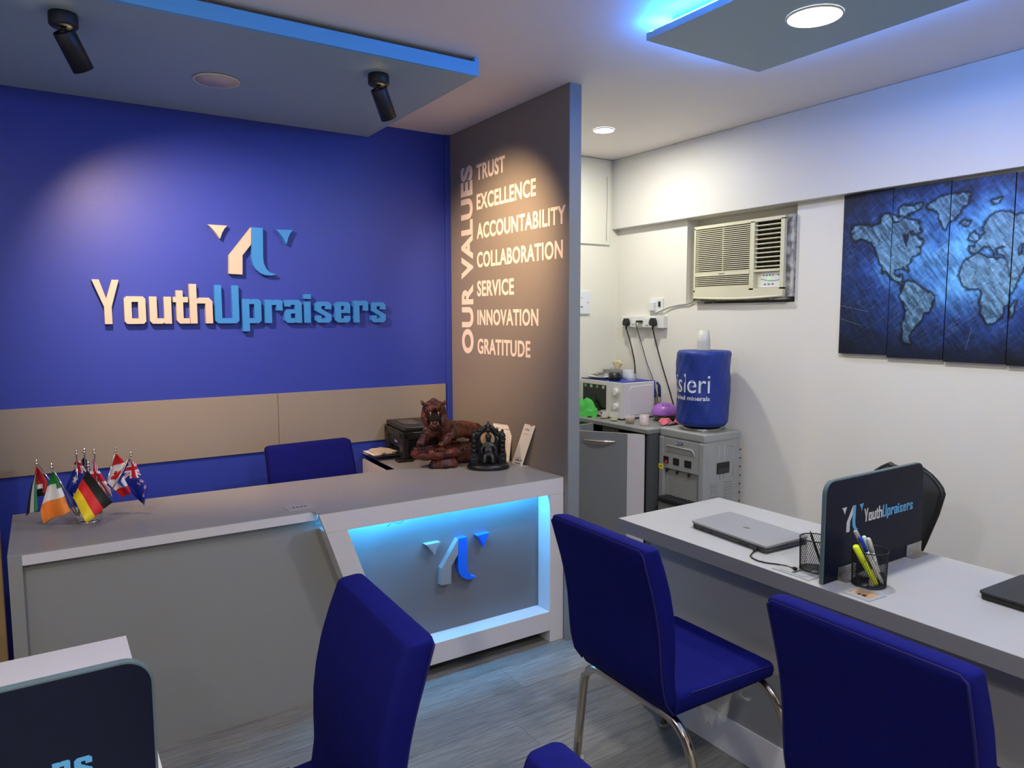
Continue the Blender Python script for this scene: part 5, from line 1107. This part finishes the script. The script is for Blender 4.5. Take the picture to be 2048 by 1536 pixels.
# ------------------------------------------------------------------ world map on five panels
KM = 3.0714
def mp(pts): return [(lambda q: (q.y, q.z))(un(1600+a/KM, 300+b/KM, 'x', 3.21)) for a, b in pts]
LAND = [mp(p) for p in (
 [(330, 465), (380, 458), (440, 475), (490, 450), (495, 415), (520, 400), (545, 400), (560, 420), (580, 455), (610, 450), (625, 425), (660, 420), (700, 430), (730, 450), (745, 490), (715, 515), (700, 500), (672, 500), (690, 530), (720, 520), (735, 545), (760, 562), (742, 590), (715, 590), (735, 605), (742, 628), (715, 640), (690, 650), (675, 690), (652, 715), (660, 745), (640, 735), (636, 718), (610, 725), (585, 735), (580, 768), (600, 785), (620, 770), (626, 795), (612, 812), (640, 830), (620, 828), (600, 815), (565, 790), (545, 765), (520, 740), (512, 755), (505, 720), (478, 665), (470, 620), (440, 570), (410, 552), (370, 545), (335, 560), (322, 535), (335, 515), (320, 500)],
 [(640, 815), (665, 800), (690, 805), (722, 832), (762, 862), (800, 880), (830, 897), (825, 920), (806, 950), (795, 975), (760, 1010), (742, 1050), (710, 1082), (688, 1105), (670, 1125), (665, 1150), (672, 1188), (645, 1185), (630, 1155), (630, 1090), (645, 1030), (652, 985), (630, 930), (614, 890), (628, 860)],
 [(780, 335), (830, 302), (880, 288), (930, 275), (965, 262), (1010, 262), (1046, 275), (1030, 310), (1005, 345), (985, 385), (940, 430), (910, 450), (888, 488), (868, 455), (858, 400), (830, 370), (785, 352)],
 [(610, 362), (660, 340), (752, 330), (742, 350), (700, 378), (672, 392), (650, 405), (615, 398)], [(555, 395), (600, 410), (640, 405), (625, 440), (575, 440)],
 [(990, 442), (1010, 430), (1042, 436), (1032, 460), (1002, 462)], [(1165, 312), (1190, 298), (1237, 290), (1218, 320), (1190, 334)], [(1042, 548), (1052, 520), (1075, 503), (1100, 528), (1092, 556), (1065, 556)],
 [(1050, 640), (1035, 615), (1045, 590), (1082, 588), (1078, 568), (1110, 545), (1145, 510), (1132, 485), (1130, 455), (1160, 420), (1195, 390), (1240, 376), (1290, 382), (1320, 395), (1376, 388), (1460, 360), (1560, 330), (1680, 340), (1800, 360), (1960, 370), (2060, 420), (1960, 470), (1900, 560), (1820, 640), (1780, 740), (1700, 760), (1680, 850), (1640, 900), (1610, 800), (1560, 760), (1520, 850), (1480, 780), (1440, 720), (1400, 690), (1376, 720), (1330, 790), (1302, 800), (1280, 745), (1262, 700), (1255, 650), (1215, 640), (1225, 605), (1270, 590), (1240, 580), (1205, 610), (1195, 640), (1165, 598), (1140, 592), (1110, 605), (1080, 640)],
 [(1048, 660), (1080, 645), (1120, 635), (1140, 655), (1180, 655), (1215, 668), (1255, 668), (1275, 720), (1296, 775), (1312, 795), (1342, 790), (1325, 835), (1285, 890), (1278, 945), (1245, 985), (1235, 1020), (1205, 1050), (1172, 1070), (1142, 1062), (1120, 1005), (1108, 945), (1116, 880), (1095, 850), (1035, 852), (995, 820), (978, 770), (998, 710), (1015, 690)],
 [(1290, 965), (1322, 932), (1318, 985), (1285, 1022)], [(1700, 1000), (1780, 940), (1860, 960), (1900, 1050), (1840, 1120), (1720, 1090)])]
LAKE = [mp(p) for p in ([(640, 520), (662, 505), (668, 560), (660, 590), (645, 560)], [(1345, 575), (1370, 570), (1376, 640), (1350, 650), (1340, 610)])]
CRK = [mp(p) for p in ([(480, 600), (560, 590), (600, 575), (650, 605)], [(565, 480), (560, 620), (545, 700)], [(480, 590), (530, 550), (560, 470)], [(590, 730), (600, 690), (640, 700)], [(710, 830), (700, 880), (760, 870), (720, 950), (680, 1000), (650, 1060)], [(660, 1040), (635, 1130)], [(1020, 700), (1090, 740), (1060, 800), (1110, 830)], [(1160, 660), (1170, 760), (1130, 800), (1200, 850)], [(1110, 930), (1220, 930), (1270, 870)], [(1150, 1040), (1230, 1010)], [(1262, 690), (1290, 770), (1330, 730), (1376, 700)], [(1180, 430), (1205, 470), (1240, 480)], [(880, 380), (930, 330), (960, 300)], [(870, 350), (930, 360), (1000, 330)])]
_rs = np.random.RandomState(5); _L = {}
def vnoise(x, y, f, seed=0):
    if seed not in _L: _L[seed] = np.random.RandomState(seed).rand(64, 64)
    G = _L[seed]; X = x*f; Y = y*f; xi = np.floor(X).astype(int); yi = np.floor(Y).astype(int); fx_ = X-xi; fy_ = Y-yi; fx_ = fx_*fx_*(3-2*fx_); fy_ = fy_*fy_*(3-2*fy_)
    g = lambda a, b: G[a % 64, b % 64]
    return (g(xi, yi)*(1-fx_)+g(xi+1, yi)*fx_)*(1-fy_)+(g(xi, yi+1)*(1-fx_)+g(xi+1, yi+1)*fx_)*fy_
def fbm(x, y, f, s): return sum(vnoise(x+7*i, y, f*2**i, s+i)/2**(i+1) for i in range(5))/.97
def inside(y, z, poly):
    ins = np.zeros(y.shape, bool)
    for i in range(len(poly)):
        (xa, ya), (xb, yb) = poly[i], poly[i-1]
        if ya == yb: continue
        ins ^= ((ya > z) != (yb > z)) & (y < (xb-xa)*(z-ya)/(yb-ya)+xa)
    return ins
def segd(y, z, poly, closed=True):
    d = np.full(y.shape, 9.)
    for i in range(0 if closed else 1, len(poly)):
        (xa, ya), (xb, yb) = poly[i-1], poly[i]; L2 = (xb-xa)**2+(yb-ya)**2+1e-12; t = np.clip(((y-xa)*(xb-xa)+(z-ya)*(yb-ya))/L2, 0, 1); d = np.minimum(d, np.hypot(y-xa-t*(xb-xa), z-ya-t*(yb-ya)))
    return d
def map_colour(y, z):
    wy = y+.022*(fbm(y, z, 45, 20)-.5); wz_ = z+.022*(fbm(y+3, z, 45, 30)-.5)
    land = np.zeros(y.shape, bool); d = np.full(y.shape, 9.)
    for p in LAND: land |= inside(wy, wz_, p); d = np.minimum(d, segd(wy, wz_, p))
    for p in LAKE: land &= ~inside(wy, wz_, p); d = np.minimum(d, segd(wy, wz_, p))
    ck = np.full(y.shape, 9.)
    for p in CRK: ck = np.minimum(ck, segd(wy+.003*(fbm(y, z, 90, 41)-.5)*4, wz_+.003*(fbm(z, y, 90, 43)-.5)*4, p, False))
    yy = (2.037-y)/1.2; zz = (z-1.31)/.75        # 0..1 across
    rot = (y*.8-z*.6), (y*.6+z*.8)
    n1 = fbm(y, z, 6, 1); n2 = fbm(rot[0]*5, rot[1], 22, 9); n3 = fbm(rot[0], rot[1]*6, 26, 12)
    n2 = np.clip((n2-.5)*2.4+.5, .02, 1.15); n1 = np.clip((n1-.5)*1.8+.5, 0, 1.1)
    br = np.clip(1.15-1.9*np.hypot((yy-.46)*1.15, (zz-.60)*1.05), 0, 1)*(.6+.8*n1)
    C = np.zeros((len(y), 3)); dk_ = np.array([.004, .012, .045]); md = np.array([.02, .085, .36]); lt = np.array([.10, .34, .72])
    t = np.clip(br*1.15, 0, 1)[:, None]; C = dk_*(1-t)+md*t; t2 = np.clip((br-.42)*2., 0, 1)[:, None]; C = C*(1-t2)+lt*t2
    C *= (.30+.75*n2+.7*np.clip((fbm(y, z, 14, 51)-.5)*2.2+.5, 0, 1.2))[:, None]; C += (np.clip(n3-.56, 0, 1)*.9)[:, None]*np.array([.35, .5, .7])*(.15+br)[:, None]
    Lc = np.array([.085, .19, .30])*(.20+1.15*n2+.45*n1)[:, None]*(.45+.8*np.clip(br*1.3+.15, 0, 1))[:, None]+np.array([.25, .38, .5])*(np.clip(fbm(rot[0], rot[1]*3, 40, 17)-.55, 0, 1)*1.6)[:, None]
    Lc *= (.35+.65*np.clip(ck/.0022, 0, 1))[:, None]
    C = np.where(land[:, None], Lc, C)
    out = np.clip(1.35-d/.0105, 0, 1)*(~land); C *= (1-.93*out)[:, None]
    edge = land & (d < .003); C[edge] *= .45
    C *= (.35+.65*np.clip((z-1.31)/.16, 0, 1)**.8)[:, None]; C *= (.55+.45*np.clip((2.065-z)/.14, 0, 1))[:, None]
    for (ya, za, yb, zb2) in ((2.04, 1.49, 1.93, 1.455), (2.04, 1.55, 1.90, 1.52), (1.55, 1.52, 1.46, 1.60), (1.47, 1.36, 1.45, 1.45)):
        s_ = segd(y, z, [(ya, za), (yb, zb2)], False); m_ = s_ < .0009; C[m_] = C[m_]*.5+np.array([.25, .32, .3])*.5
    return np.clip(C, 0, 1)
M_map = print_mat('map_print', .55, .22)
wm = thing('world_map', 'blue world map print split over vertical panels on the right wall', 'wall art', (3.21, 1.5, 1.69))
MPY = [(2.038, 1.804), (1.801, 1.560), (1.556, 1.321), (1.317, 1.080), (1.076, .84)]; MPZ = [(1.322, 2.064), (1.312, 2.060), (1.306, 2.056), (1.302, 2.052), (1.298, 2.048)]
for (ya, yb), (za, zb2) in zip(MPY, MPZ):
    pnl = MB().box((3.2105, yb, za), (3.2315, ya, zb2)).build('panel', mat('panel_edge_navy', (.01, .02, .05), .5), wm)
    nu, nv = 120, 370
    def P(u, v, ya=ya, yb=yb, za=za, zb2=zb2): return np.stack([np.full(u.shape, 3.2098), ya+(yb-ya)*u, zb2+(za-zb2)*v], -1)
    def fnc(u, v, C, ya=ya, yb=yb, za=za, zb2=zb2): C[:] = map_colour(ya+(yb-ya)*u, zb2+(za-zb2)*v)
    printed('map_print', P, fnc, nu, nv, fnc, M_map, pnl)
